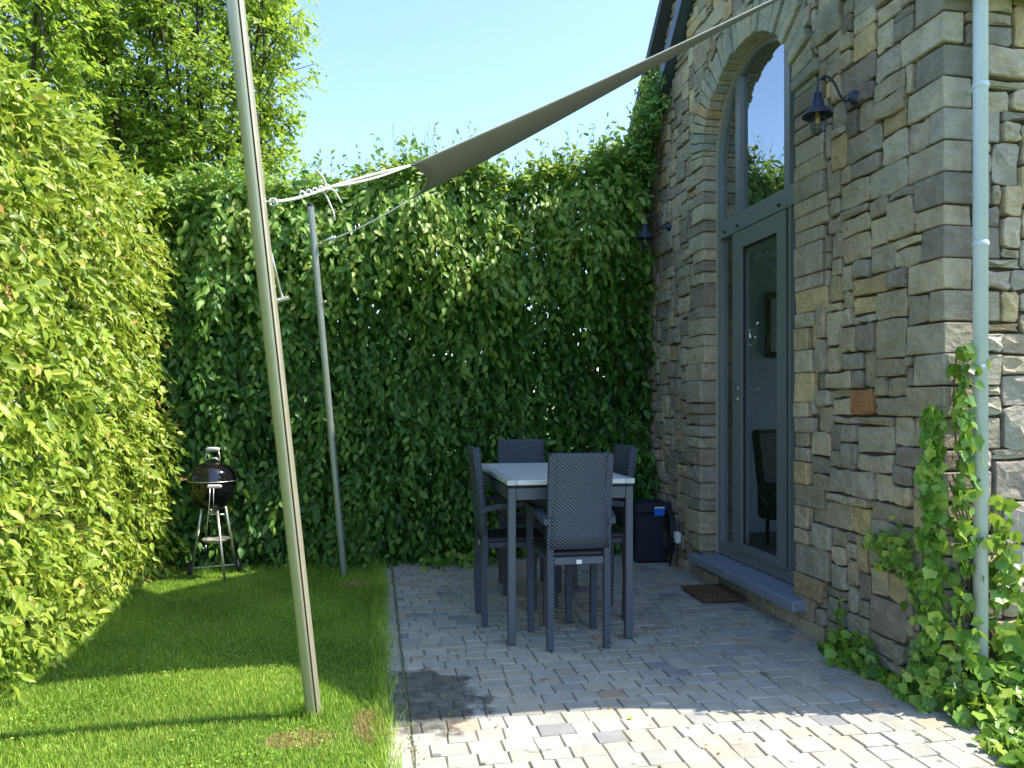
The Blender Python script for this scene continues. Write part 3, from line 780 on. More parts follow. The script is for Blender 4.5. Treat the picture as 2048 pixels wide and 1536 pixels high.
m = MB(); m.hexa([(-.33,-.36,.3),(.33,-.36,.3),(-.33,-.24,.3),(.33,-.24,.3),(-.30,-.50,1.15),(.30,-.50,1.15),(-.30,-.40,1.15),(.30,-.40,1.15)], .04); m.build('backrest', 'cane', ac)
for sx in (-1,1):
    m = MB(); m.box(sx*.36-.04, sx*.36+.04, -.32, .28, .25, .62, .03); m.build('armrest', 'cane', ac)
    for sy in (-.25,.25): m = MB(); m.tube([(sx*.3,sy,0),(sx*.3,sy,.26)], .02, 8); m.build('leg', 'cane', ac)

# the taller wing behind
wing = empty('house_wing', 'taller stone wing with a steep dark verge rising behind the door gable', 'house', (4.2, 8.6, 0))
wz = 8.15; wy = 9.62
WO = Vector((4.2,8.6,0))
m = MB(); m.add([(4.22,8.5,0),(4.22,13.6,0),(4.22,13.6,wz-(13.6-wy)),(4.22,wy,wz),(4.22,8.5,wz-(wy-8.5))], [(0,4,3,2,1)])
m.add([(4.22,8.5,0),(9,8.5,0),(9,8.5,wz-1.12),(4.22,8.5,wz-1.12)], [(0,1,2,3)])
m.add([(9,8.5,0),(9,13.6,0),(9,13.6,wz-4),(9,wy,wz),(9,8.5,wz-1.12)], [(0,1,2,3,4)])
wl = m.build('wall', 'mortar', None, origin=tuple(WO)); wl.parent = wing; wl.location = (0,0,0)
stones = []
toW = lambda u, v, w_: (4.2+.012-w_, u, v)
for (u0,u1,v0,v1) in pack(8.5, 13.4, 3.6, 8.1, .06, lambda u, v: v > wz-abs(u-wy)-.03):
    rubble(toW, u0, u1, v0, v1, random.uniform(.012,.036), stone_col())
stones.sort(key=lambda s_: -s_[0]); rest = MB()
for i, (A, m, c, cp) in enumerate(stones):
    if A > 0 and i < 120 and 1230 < cp[0] < 1420 and cp[1] > -10 and cp[1] < 420:
        o = m.build('stone', 'stone', None, origin=tuple(c)); o.parent = wl; o.location = Vector(c)-WO
    else: rest.add(m.v, m.f, m.c[0])
o = rest.build('small_stones', 'stone', None, origin=tuple(WO)); o.parent = wl; o.location = (0,0,0); tag(o, kind='stuff')
m = MB()
for ye, sg in ((8.4,-1),(13.7,1)):
    ze = wz-abs(ye-wy)
    m.hexa([(4.02,ye,ze),(9.2,ye,ze),(4.02,wy,wz),(9.2,wy,wz),(4.02,ye,ze+.18),(9.2,ye,ze+.18),(4.02,wy,wz+.18),(9.2,wy,wz+.18)])
wr = m.build('roof', 'roof', None, origin=tuple(WO)); wr.parent = wing; wr.location = (0,0,0)
m = MB()
for ye in (8.38,13.72):
    ze = wz-abs(ye-wy)-.06; zr = wz-.06
    m.hexa([(3.98,ye,ze),(4.015,ye,ze),(3.98,wy,zr),(4.015,wy,zr),(3.98,ye,ze+.28),(4.015,ye,ze+.28),(3.98,wy,zr+.28),(4.015,wy,zr+.28)])
o = m.build('verge_trim', 'slate', None, origin=tuple(WO)); o.parent = wr

# ------------------------------------------------------------------ wall lamps
def make_lamp():
    t = empty('wall_lamp', '', 'wall lamp')
    m = MB(); m.lathe([(0,0),(.045,0),(.045,-.012),(.03,-.022),(.024,-.045),(0,-.05)], (0,0,0), 18, 'x'); m.build('wall_plate', 'lampblue', t, True)
    pts = []
    for k in range(17):
        s = k/16
        # swan neck: out from plate, dips, climbs over and comes down to the shade
        P = [(-.04,-.005),(-.07,-.03),(-.11,.01),(-.14,.07),(-.175,.108),(-.215,.118),(-.25,.09),(-.262,.045),(-.262,.0)]
        q = s*(len(P)-1); i = min(int(q), len(P)-2); f = q-i
        p0, p1, p2, p3 = P[max(i-1,0)], P[i], P[i+1], P[min(i+2,len(P)-1)]
        c = [.5*((2*p1[a])+(-p0[a]+p2[a])*f+(2*p0[a]-5*p1[a]+4*p2[a]-p3[a])*f*f+(-p0[a]+3*p1[a]-3*p2[a]+p3[a])*f**3) for a in (0,1)]
        pts.append((c[0], 0, c[1]))
    m = MB(); m.tube(pts, .0075, 8); m.build('gooseneck', 'lampblue', t, True)
    C_ = (-.262,0,0)
    m = MB(); m.lathe([(.0,.01),(.026,.01),(.028,-.035),(.036,-.04),(.04,-.065),(.055,-.085),(.078,-.108),(.092,-.128),(.093,-.134),(.088,-.13),(.05,-.092),(.03,-.06),(0,-.06)], C_, 26); sh = m.build('shade', 'lampblue', t, True)
    m = MB(); m.lathe([(.036,-.10),(.037,-.19),(.034,-.215),(.024,-.235),(0,-.243)], C_, 20); m.build('glass_jar', 'lampglass', t, True)
    m = MB(); m.lathe([(.0,-.085),(.014,-.09),(.013,-.115),(.017,-.14),(.017,-.165),(.008,-.185),(0,-.188)], C_, 12); m.build('bulb', 'bulb', t, True)
    m = MB()
    for k in range(6):
        a = math.pi*2*k/6+.3; ca, sa = math.cos(a), math.sin(a)
        m.tube([(C_[0]+.042*ca,.042*sa,-.095),(C_[0]+.043*ca,.043*sa,-.19),(C_[0]+.036*ca,.036*sa,-.228),(C_[0]+.015*ca,.015*sa,-.25),(C_[0],0,-.254)], .0022, 5)
    for zz, rr in ((-.15,.0435),(-.20,.0435)): m.tube([(C_[0]+rr*math.cos(a),rr*math.sin(a),zz) for a in np.linspace(0,2*math.pi,19)], .0022, 5, False)
    m.build('wire_cage', 'lampblue', t)
    return t
l1 = make_lamp(); l1.location = (XW-.02, 4.40, 3.53); l1['label'] = 'blue-black gooseneck wall lamp on bare stone between the arch and the house corner'
l2 = copy_tree(l1); l2.location = (XW-.02, 7.50, 3.43); l2['label'] = 'blue-black gooseneck wall lamp against the dark hedge, left of the arched door'
for l_ in (l1, l2): l_['group'] = 'gooseneck wall lamps beside the door'
m = MB(); m.box(-.045,0,-.04,.04,-.055,.055,.008); oo = empty('outlet_box', 'small white outdoor socket box on the stone wall beside the navy box', 'outlet', (XW-.035, 7.20, .31))
m.build('casing', 'white', oo); m = MB(); m.box(-.052,-.045,-.032,.032,-.005,.045,.003); m.build('lid', 'white', oo)
m = MB(); m.tube([(-.02,0,-.055),(-.022,.0,-.10),(-.02,.01,-.20),(-.03,.02,-.29)], .006, 6); m.build('cable', 'blackhose', oo)

# ------------------------------------------------------------------ shade sail, poles, ropes
NP0, NP1 = Vector((-.30,4.10,-.02)), Vector((-.312-.0,3.60,3.40)); NP1.x = -.607
FP0, FP1 = Vector((-.27,7.39,-.02)), Vector((-.565,7.22,3.42))
def pole_section(n=40, slots=(0,1,2,3), rot=0., depth=.30, half=.11):
    out = []
    for k in range(n):
        pass
    angs = []
    for q in range(4):
        c = rot+q*math.pi/2; angs += [(c-half,1.0),(c-half*.95,1-depth),(c+half*.95,1-depth),(c+half,1.0)]
        for f in (.2,.4,.6,.8): angs.append((c+half+(math.pi/2-2*half)*f, 1.0))
    return [(r_*math.cos(a), r_*math.sin(a)) for a, r_ in angs]
t = empty('sail_pole', 'thick leaning champagne aluminium pole with dark grooves, nearest on the lawn', 'pole', tuple(NP0), group='leaning poles of the shade sail')
top = NP0+(NP1-NP0)*1.10
m = MB(); m.tube([(0,0,0), tuple(top-NP0)], .0395, sec=pole_section(rot=.48)); m.build('shaft', 'pole', t)
m = MB()
for q in range(4):
    a = .48+q*math.pi/2; d = (top-NP0).normalized(); up = Vector((0,1,0)); A_ = d.cross(up).normalized(); B_ = d.cross(A_)
    off = (A_*math.cos(a)+B_*math.sin(a))*.0295
    m.tube([tuple(off), tuple(top-NP0+off)], .0034, 6)
m.build('groove_seal', 'gasket', t)
m = MB(); m.lathe([(0,.012),(.03,.01),(.042,0),(.042,-.02)], tuple(top-NP0), 20); m.build('cap', 'pole', t)
eye = NP0+(NP1-NP0)*((2.546+.02)/3.42)
m = MB(); pc = eye-NP0; m.tube([tuple(pc), tuple(pc+Vector((.06,.01,.0)))], .006, 8); m.lathe([(.016,-.004),(.022,0),(.016,.004),(.012,0),(.016,-.004)], tuple(pc+Vector((.07,.01,0))), 12, 'y'); m.build('eye_bolt', 'steel', t)
t2 = empty('sail_pole', 'thinner leaning galvanised pole standing by the far hedge, at the patio edge', 'pole', tuple(FP0), group='leaning poles of the shade sail')
m = MB(); m.tube([(0,0,0), tuple(FP1-FP0)], .030, sec=pole_section(rot=.3, depth=.12, half=.06)); m.build('shaft', 'polefar', t2)
m = MB(); m.lathe([(0,.01),(.025,.008),(.031,0),(.031,-.02)], tuple(FP1-FP0), 16); m.build('cap', 'gasket', t2)
m = MB()
for zz in (3.07, 2.55):
    c = (FP1-FP0)*(zz/3.42); m.tube([tuple(c), tuple(c+Vector((.045,-.02,0)))], .005, 6); m.lathe([(.010,-.003),(.015,0),(.010,.003)], tuple(c+Vector((.05,-.02,0))), 10, 'y')
m.build('eye_bolt', 'steel', t2)
A = Vector((.20,4.40,2.955)); B = Vector((.312,6.90,3.42)); C = Vector((2.93,4.35,4.363))
sail = empty('shade_sail', 'taupe triangular shade sail stretched from the two poles up to the house wall', 'shade sail', tuple(A))
def spt(s, t_):
    s2 = s + (1-s)*.045*4*t_*(1-t_)
    p0 = A.lerp(C, s2); p1 = B.lerp(C, s2)
    sag = math.sin(math.pi*s2)
    p0 = p0 + Vector((0,.03,-.015))*sag; p1 = p1 + Vector((0,-.04,-.03))*(sag*(1-s2)*1.5) + Vector((0,0,.03))*sag*s2
    p = p0.lerp(p1, t_); p.z -= .02*math.sin(math.pi*t_)*(1-s2) - .006*math.sin(14*t_+3*s2)*(1-s2)**2; return p
m = MB(); ns, nt_ = 40, 14; vs = []; fs = []
for i in range(ns+1):
    for k in range(nt_+1): vs.append(tuple(spt(i/ns*.985, k/nt_)-A))
for i in range(ns):
    for k in range(nt_): a = i*(nt_+1)+k; fs.append((a, a+1, a+nt_+2, a+nt_+1))
m.add(vs, fs); so2 = m.build('cloth', 'sail', sail, True)
md = so2.modifiers.new('thickness', 'SOLIDIFY'); md.thickness = .003
for nm, pts in (('hem', [spt(i/30*.985,0)-A for i in range(31)]), ('hem', [spt(i/30*.985,1)-A for i in range(31)]), ('hem', [spt(0,k/16)-A for k in range(17)])):
    m = MB(); m.tube([tuple(p) for p in pts], .0055, 6); m.build(nm, 'sail', sail, True)
m = MB(); m.tube([tuple(spt(.985,.5)-A), (tuple(Vector((2.985,4.34,4.375))-A))], .006, 6); m.build('wall_fixing', 'steel', sail)
rp = empty('sail_rope', 'double white rope tensioning the sail to the thick leaning pole, knotted with loose ends', 'rope', tuple(A))
E1 = eye+Vector((.07,.01,0)) ; K = E1.lerp(A, .35)
def ropepts(a, b, sag=.0, n=8, off=Vector((0,0,0))):
    return [tuple(a.lerp(b, i/n)+off*math.sin(math.pi*min(1, i/n*1.0))+Vector((0,0,-sag*math.sin(math.pi*i/n)))-A) for i in range(n+1)]
m = MB(); m.tube(ropepts(A, K, .004, off=Vector((0,0,.009))), .0065, 8); m.tube(ropepts(A, K, .004, off=Vector((0,0,-.012))), .0065, 8); m.tube(ropepts(K, E1, .012), .0075, 8); m.build('line', 'rope', rp, True)
m = MB()
for k in range(5): p = K-A+(E1-K)*(k*.12); m.tube([tuple(p+Vector((.012*math.cos(a),.004*math.sin(2*a),.014*math.sin(a)))) for a in np.linspace(0,2*math.pi,10)], .0055, 6, False)
m.tube([tuple(K-A), tuple(K-A+Vector((-.02,0,.05))), tuple(K-A+Vector((-.055,-.01,.085)))], .005, 6)
m.tube([tuple(K-A), tuple(K-A+Vector((.035,.01,-.012))), tuple(K-A+Vector((.07,.01,-.07)))], .005, 6)
m.tube([tuple(K-A+Vector((-.03,0,0))), tuple(K-A+Vector((0,.01,-.05))), tuple(K-A+Vector((.03,.01,-.12))), tuple(K-A+Vector((.035,.01,-.16)))], .005, 6)
m.build('knot', 'rope', rp, True)
rp2 = empty('sail_rope', 'thin grey rope from the sail corner down to the thinner far pole', 'rope', tuple(B))
FE = FP0+(FP1-FP0)*(3.07/3.42)+Vector((.05,-.02,0))
m = MB(); m.tube([tuple(B.lerp(FE, i/8)+Vector((0,0,-.03*math.sin(math.pi*i/8)))-B) for i in range(9)], .006, 6); m.build('line', 'rope', rp2, True)
m = MB(); m.tube([tuple(FE.lerp(B, .04)-B), tuple(FE.lerp(B, .16)-B)], .014, 8)
for f in (.13,.17,.40,.44): p = FE.lerp(B, f)+Vector((0,0,-.02))-B; m.tube([tuple(p+Vector((0,0,.035))), tuple(p+Vector((.005,0,-.035)))], .004, 5)
m.build('turnbuckle', 'steel', rp2, True)
tb = empty('hanging_rod', 'short steel rod with a flat end dangling beside the thick pole', 'rod', (-.525,3.86,2.44))
m = MB(); m.tube([(0,0,.05),(.09,.01,-.32)], .0075, 8); m.build('rod', 'steel', tb, True)
m = MB(); m.tube([(.062,.01,-.335),(.122,.01,-.318)], .012, 8); m.build('end_plate', 'steel', tb)
m = MB(); m.tube([(0,0,.05),(-.03,-.01,.10)], .004, 6); m.build('hook', 'steel', tb)

# ------------------------------------------------------------------ table and chairs
tbl = empty('bar_table', 'high dark metal dining table with a pale slab top on the patio', 'table', (0,0,0))
tbl.location = (1.305, 5.80, .02)
m = MB(); m.box(-.375,.375,-.70,.70,1.056,1.088,.004); m.build('tabletop', 'tabletop', tbl)
for (a_, b_, c_, d_) in ((-.44,-.377,-.685,.685),(.377,.44,-.685,.685)): m = MB(); m.box(a_,b_,c_,d_,1.055,1.088,.004); m.build('top_border', 'tableedge', tbl)
for (a_, b_, c_, d_) in ((-.375,.375,-.765,-.702),(-.375,.375,.702,.765)): m = MB(); m.box(a_,b_,c_,d_,1.055,1.088,.004); m.build('top_border', 'tabletop', tbl)
for sx in (-1,1):
    for sy in (-1,1):
        m = MB(); a_ = sorted((sx*.377,sx*.44)); b_ = sorted((sy*.687,sy*.765)); m.box(a_[0],a_[1],b_[0],b_[1],1.0545,1.0885,.003); m.build('corner_tile', 'tableedge', tbl)
        m = MB(); m.box(sx*.405-.026, sx*.405+.026, sy*.728-.026, sy*.728+.026, 0, 1.035, .004); m.build('leg', 'dkmetal', tbl)
        m = MB(); m.box(sx*.405-.02, sx*.405+.02, sy*.728-.02, sy*.728+.02, -.004, .006); m.build('foot', 'rubber', tbl)
m = MB(); m.box(-.378,.378,-.75,-.712,.955,1.035,.003); m.box(-.378,.378,.712,.75,.955,1.035,.003); m.box(-.427,-.39,-.70,.70,.955,1.035,.003); m.box(.39,.427,-.70,.70,.955,1.035,.003); m.build('apron', 'dkmetal', tbl)
m = MB(); m.box(-.41,.41,-.73,.73,1.036,1.053); m.build('top_support', 'gasket', tbl)

def bent(mb, prof, x0_, x1_, th):
    """slab following a profile of (y,z) points, thickness th along y"""
    n = len(prof); vs = []; fs = []; nx_ = 7
    for (y_, z_) in prof:
        for side in (0, 1):
            for i in range(nx_):
                u = i/(nx_-1); xx = x0_+(x1_-x0_)*u; bow = -.022*(1-(2*u-1)**2)
                top_dip = 0
                vs.append((xx, y_+bow+(th if side else 0), z_))
    w_ = 2*nx_
    for r_ in range(n-1):
        for i in range(nx_-1):
            a = r_*w_+i; fs.append((a, a+1, a+1+w_, a+w_)); a += nx_; fs.append((a, a+w_, a+1+w_, a+1))
        a = r_*w_; fs.append((a, a+w_, a+w_+nx_, a+nx_)); a = r_*w_+nx_-1; fs.append((a, a+nx_, a+w_+nx_, a+w_))
    for r_ in (0, n-1):
        for i in range(nx_-1):
            a = r_*w_+i; f = (a, a+nx_, a+nx_+1, a+1); fs.append(f if r_ == 0 else tuple(reversed(f)))
    mb.add(vs, fs)
def make_chair():
    t = empty('wicker_chair', '', 'chair')
    # faces +y; rear legs run up into the back posts
    for sx in (-1, 1):
        m = MB(); s_ = .021
        prof = [(-.215,0),(-.225,.3),(-.215,.6),(-.235,.9),(-.285,1.265)]
        for (y0_,z0_),(y1_,z1_) in zip(prof[:-1], prof[1:]):
            m.hexa([(sx*.19-s_,y0_-s_,z0_),(sx*.19+s_,y0_-s_,z0_),(sx*.19-s_,y0_+s_,z0_),(sx*.19+s_,y0_+s_,z0_),
                    (sx*.19-s_,y1_-s_,z1_),(sx*.19+s_,y1_-s_,z1_),(sx*.19-s_,y1_+s_,z1_),(sx*.19+s_,y1_+s_,z1_)])
        m.build('leg', 'wicker', t)
        m = MB(); m.hexa([(sx*.225-s_,.225-s_,0),(sx*.225+s_,.225-s_,0),(sx*.225-s_,.225+s_,0),(sx*.225+s_,.225+s_,0),
                          (sx*.235-s_,.235-s_,.865),(sx*.235+s_,.235-s_,.865),(sx*.235-s_,.235+s_,.865),(sx*.235+s_,.235+s_,.865)]); m.build('leg', 'wicker', t)
        m = MB()
        pr = [(sx*.215,-.26,.835),(sx*.235,-.15,.86),(sx*.245,.1,.885),(sx*.238,.26,.88)]
        for a_, b_ in zip(pr[:-1], pr[1:]):
            m.hexa([(p[0]+dx_, p[1], p[2]+dz_) for dz_ in (-.02,.018) for p in (a_, b_) for dx_ in (-.024,.024)])
        m.build('armrest', 'wicker', t)
        m = MB(); m.box(sx*.19-.018, sx*.19+.018, -.19, .21, .56, .60, .004); m.build('side_rail', 'wicker', t)
        m = MB(); m.box(sx*.19-.017, sx*.19+.017, -.234, -.198, -.004, .012); m.box(sx*.225-.017, sx*.225+.017, .207, .243, -.004, .012); m.build('foot_cap', 'rubber', t)
    m = MB(); bent(m, [(-.238,.655),(-.243,.75),(-.252,.9),(-.272,1.1),(-.292,1.255),(-.296,1.278)], -.212, .212, .036); m.build('backrest', 'wicker', t, True)
    m = MB(); m.box(-.168,.168,-.232,-.197,.548,.60,.006); m.build('back_rail', 'dkmetal', t)
    m = MB(); m.box(-.2,.2,.205,.24,.56,.60,.005); m.build('front_rail', 'wicker', t)
    m = MB(); m.box(-.205,.205,-.21,.235,.602,.632,.008); m.build('seat', 'seat', t)
    m = MB(); m.box(-.018,.018,-.2350,-.2325,.555,.581); tg = m.build('maker_tag', 'white', t)
    m = MB()
    for k in range(3): m.box(-.011+k*.008, -.006+k*.008, -.2360,-.2352,.566,.5695)
    m.build('tag_print', 'print', tg)
    return t
c0 = make_chair(); GR = 'dark woven chairs round the high table'
spots = [((1.312,5.115,.02), 0, 'dark wicker armchair with its back and white tag facing the viewer'),
         ((1.00,5.70,.02), -90, 'dark wicker armchair on the lawn side of the table'),
         ((1.63,5.74,.02), 90, 'dark wicker armchair on the door side of the table, beside the navy box'),
         ((1.31,6.62,.02), 180, 'dark wicker armchair at the hedge end behind the table')]
for i, (loc, a, lb) in enumerate(spots):
    c = c0 if i == 0 else copy_tree(c0)
    c.location = loc; c.rotation_euler = (0,0,R(a)); c['label'] = lb; c['group'] = GR

# ------------------------------------------------------------------ navy storage box, hose, mat
bx = empty('storage_box', 'navy plastic lidded box with a bright blue label in the corner', 'storage box', (2.775,7.63,.02))
m = MB(); m.hexa([(-.165,-.17,0),(.165,-.17,0),(-.165,.17,0),(.165,.17,0),(-.178,-.185,.50),(.178,-.185,.50),(-.178,.185,.50),(.178,.185,.50)], .015)
for k in range(6): m.box(-.14+k*.052, -.122+k*.052, -.186, -.176, .04, .47)
m.build('body', 'binblue', bx)
m = MB(); m.box(-.188,.188,-.195,.19,.50,.60,.012); m.build('lid', 'binblue', bx)
m = MB(); m.box(.005,.115,-.199,-.1955,.475,.555); lb = m.build('label', 'bluetape', bx)
m = MB(); m.box(.005,.112,-.2015,-.1995,.548,.563); m.build('label_edge', 'white', lb)
hs = empty('garden_hose', 'black hose hanging in loops on the wall beside the navy box', 'hose', (2.96,7.33,.02))
m = MB()
for k in range(5): m.tube([(-.03-.012*k+.01*math.sin(a), .02+.10*math.cos(a), .30+.20*math.sin(a)+.01*k) for a in np.linspace(0,2*math.pi,22)], .010, 6, False)
m.build('coil', 'blackhose', hs, True)
m = MB(); m.tube([(-.02,.08,.12),(-.05,.0,.02),(-.10,-.10,.012)], .010, 6); m.build('hose_end', 'blackhose', hs, True)
m = MB(); m.box(-.05,.02,.0,.03,.44,.47,.005); m.build('hook', 'blackhose', hs)
mat_ = empty('doormat', 'brown slatted doormat on the pavers below the sill', 'doormat', (2.78,6.07,.022), R(-1.5))
for k in range(9):
    m = MB(); x_ = -.165+k*.0415; m.box(x_-.0165, x_+.0165, -.255, .255, .012, .034, .006); m.build('slat', 'wood', mat_)
for yy in (-.2, 0, .2): m = MB(); m.box(-.175,.18,yy-.02,yy+.02,0,.0115); m.build('cross_batten', 'wood', mat_)

# ------------------------------------------------------------------ kettle grill
gr = empty('kettle_grill', 'black kettle charcoal grill on aluminium legs in front of the hedges', 'grill', (-1.46,7.50,0)); gr.scale = (.95,.95,1)
n = 32
def arc(r_, h, a0_, a1_, z0_, k=9): return [(r_*math.cos(a), z0_+h*math.sin(a)) for a in np.linspace(a0_, a1_, k)]
m = MB(); m.lathe([(0,.63)]+[(.218*math.sin(a), .915-.285*math.cos(a)) for a in np.linspace(.12, math.pi/2, 12)]+[(.222,.92)], (0,0,0), n); m.build('bowl', 'enamel', gr, True)
m = MB(); m.lathe([(.226,.915),(.228,.925),(.225,.935)]+[(.22*math.cos(a), .935+.155*math.sin(a)) for a in np.linspace(0.05, math.pi/2-.05, 12)]+[(0,1.09)], (0,0,0), n); lid = m.build('lid', 'enamel', gr, True)
m = MB(); m.tube([(.226*math.cos(a),.226*math.sin(a),.916) for a in np.linspace(0,2*math.pi,41)], .004, 6, False); m.build('rim', 'alu', gr, True)
m = MB(); m.tube([(-.065,0,1.075),(-.065,0,1.13),(-.052,0,1.19)], .006, 8); m.tube([(.065,0,1.075),(.065,0,1.13),(.052,0,1.19)], .006, 8); m.tube([(-.06,0,1.095),(-.03,-.01,1.118),(.03,-.01,1.118),(.06,0,1.095)], .011, 8); m.build('handle_bracket', 'alu', lid, True)
m = MB(); m.tube([(-.062,0,1.195),(-.03,0,1.203),(.03,0,1.203),(.062,0,1.195)], .020, 10); m.build('handle_grip', 'greyplastic', lid, True)
m = MB(); m.box(.0,.13,-.275,-.235,.868,.90,.010); m.build('side_handle', 'greyplastic', gr)
m = MB(); m.tube([(.03,-.235,.885),(.03,-.21,.89)], .006, 6); m.tube([(.10,-.235,.885),(.10,-.20,.89)], .006, 6); m.build('handle_stay', 'alu', gr)
legs = [((.055,-.08,.66),(.15,-.20,.0)), ((-.10,.0,.66),(-.235,.20,.05)), ((.10,.09,.66),(.16,.34,.05))]
for a_, b_ in legs: m = MB(); m.tube([a_, b_], .0125, 10); m.build('leg', 'alu', gr, True)
for (cx, cy) in ((-.25,.20),(.185,.34)):
    m = MB(); m.lathe([(.045,-.018),(.068,-.016),(.072,0),(.068,.016),(.045,.018)], (cx,cy,.075), 20, 'x'); wh = m.build('wheel', 'rubber', gr, True)
    m = MB(); m.lathe([(0,-.012),(.045,-.014),(.046,.014),(0,.012)], (cx,cy,.075), 18, 'x'); m.build('hub', 'greyplastic', wh, True)
m = MB(); m.tube([(-.25,.20,.075),(.185,.34,.075)], .006, 6); m.build('axle', 'alu', gr)
m = MB(); m.lathe([(0,.335),(.07,.34),(.12,.36),(.135,.378),(.137,.375),(.12,.355),(.07,.335),(0,.33)], (.02,.03,0), 26); m.build('ash_catcher', 'alu', gr, True)
m = MB(); m.lathe([(0,.60),(.04,.605),(.05,.62),(.05,.64),(0,.645)], (0,0,0), 18); m.tube([(.0,-.05,.625),(.05,-.12,.62),(.13,-.13,.615)], .006, 6); m.build('vent_collar', 'alu', gr, True)
tg_ = empty('grill_tool', 'thin steel grill fork hanging from the grill handle by its hook', 'grill tool', (-1.43,7.22,.87))
m = MB(); m.tube([(0,0,0),(-.002,-.005,-.12),(-.02,0,-.30),(-.035,.0,-.5)], .004, 6); m.tube([(.03,0,0),(.032,0,-.22)], .004, 6); m.build('shaft', 'steel', tg_, True)
m = MB(); m.tube([(-.035,0,-.5),(-.03,0,-.53),(-.04,0,-.555),(-.055,0,-.54),(-.05,0,-.525)], .004, 6); m.build('hook', 'steel', tg_, True)

# ------------------------------------------------------------------ hedges
def twigs(name, roots, tips, r0, parent, mat='twig', n=5):
    mb = MB()
    for a, b in zip(roots, tips): mb.tube([tuple(a), tuple((np.array(a)+np.array(b))/2+rng.normal(0,.02,3)), tuple(b)], [r0, r0*.7, r0*.3], n, False)
    return tag(mb.build(name, mat, parent, True), kind='stuff')
HX = -1.97
lh = empty('beech_hedge', 'tall clipped beech hedge in full sun along the left of the lawn', 'hedge', (0,0,0))
def left_face(n, depth):
    # uneven clipped face
    y = rng.uniform(1.6, 8.35, n); z = rng.uniform(.02, 3.42, n)
    bulge = .055*lump(y*1.2, z*1.2) + .04*lump(y*4, z*4) - .12*np.clip(1-z/.35,0,1) - .10*np.clip((z-3.1)/.3,0,1)
    x = HX + bulge - depth*rng.uniform(0,1,n)**1.4
    return np.stack([x,y,z],1)
P = left_face(4900, .26); n = len(P)
d = np.stack([rng.uniform(.3,1.1,n), rng.normal(0,.5,n)-.25, rng.normal(.1,.4,n)],1)
outn = norm(np.stack([np.full(n,1.0), rng.normal(-.25,.35,n), rng.uniform(.0,1.1,n)],1))
a1_ = shoots(P, d, .17, 6, .076, .6, .8, outn, .55, .5, .38)
P = left_face(2600, .6)-np.array([.2,0,0]); n = len(P)
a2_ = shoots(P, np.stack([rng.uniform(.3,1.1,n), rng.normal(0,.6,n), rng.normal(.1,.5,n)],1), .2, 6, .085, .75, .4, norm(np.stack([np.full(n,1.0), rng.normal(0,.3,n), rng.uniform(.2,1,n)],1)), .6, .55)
# top
n = 1700; P = np.stack([rng.uniform(-2.75,HX-.02,n), rng.uniform(1.6,8.3,n), 3.36+.08*rng.normal(0,1,n)],1)
a3_ = shoots(P, np.stack([rng.normal(.1,.5,n), rng.normal(0,.5,n), rng.uniform(.4,1.2,n)],1), .20, 6, .08, .7, .3, norm(np.stack([rng.normal(.4,.4,n), rng.normal(-.2,.4,n), np.full(n,1.)],1)), .5, .55)
n = 60; P = np.stack([rng.uniform(-2.5,HX,n), rng.uniform(3.5,8.3,n), np.full(n,3.4)],1)
a4_ = shoots(P, np.stack([rng.normal(0,.25,n), rng.normal(0,.25,n), np.full(n,1.)],1), .34, 9, .065, .9, .1, None, .7, .5)
a2_ = list(a2_); a2_[5] = np.clip(a2_[5]-.25, 0, 1); arr = cat(a1_, a2_, a3_, a4_); arr[5] = np.where(rng.uniform(0,1,len(arr[5])) < .012, 1., arr[5]); m_ = arr[0][:,0] < HX+.36; arr = [q[m_] for q in arr]  # inner layer's tint lowered, painting shade into the gaps between leaves
EXPO = np.clip((arr[0][:,0]-(HX-.05))*6, 0, 1)
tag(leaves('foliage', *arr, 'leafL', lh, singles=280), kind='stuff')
n = 420; P = left_face(n, .05); D = np.stack([rng.uniform(.5,1,n), rng.normal(0,.5,n), rng.uniform(-.2,.9,n)],1); D = norm(D)*rng.uniform(.08,.22,(n,1))
twigs('twigs', P-np.array([.12,0,0]), P+D, .0028, lh, 'redtwig', 4)
# woody core
mb = MB()
for k in range(34):
    y_ = 1.7+k*.2; mb.tube([(-2.45+random.uniform(-.1,.1),y_,-.02),(-2.42+random.uniform(-.1,.1),y_+random.uniform(-.1,.1),1.6),(-2.4+random.uniform(-.15,.15),y_+random.uniform(-.2,.2),3.2)], [.028,.02,.008], 7, False)
    for q in range(9):
        z_ = .2+q*.33; mb.tube([(-2.45,y_,z_),(-2.1,y_+random.uniform(-.3,.3),z_+random.uniform(.1,.4))], [.009,.004], 5, False)
tag(mb.build('stems', 'bark', lh, True), kind='stuff')

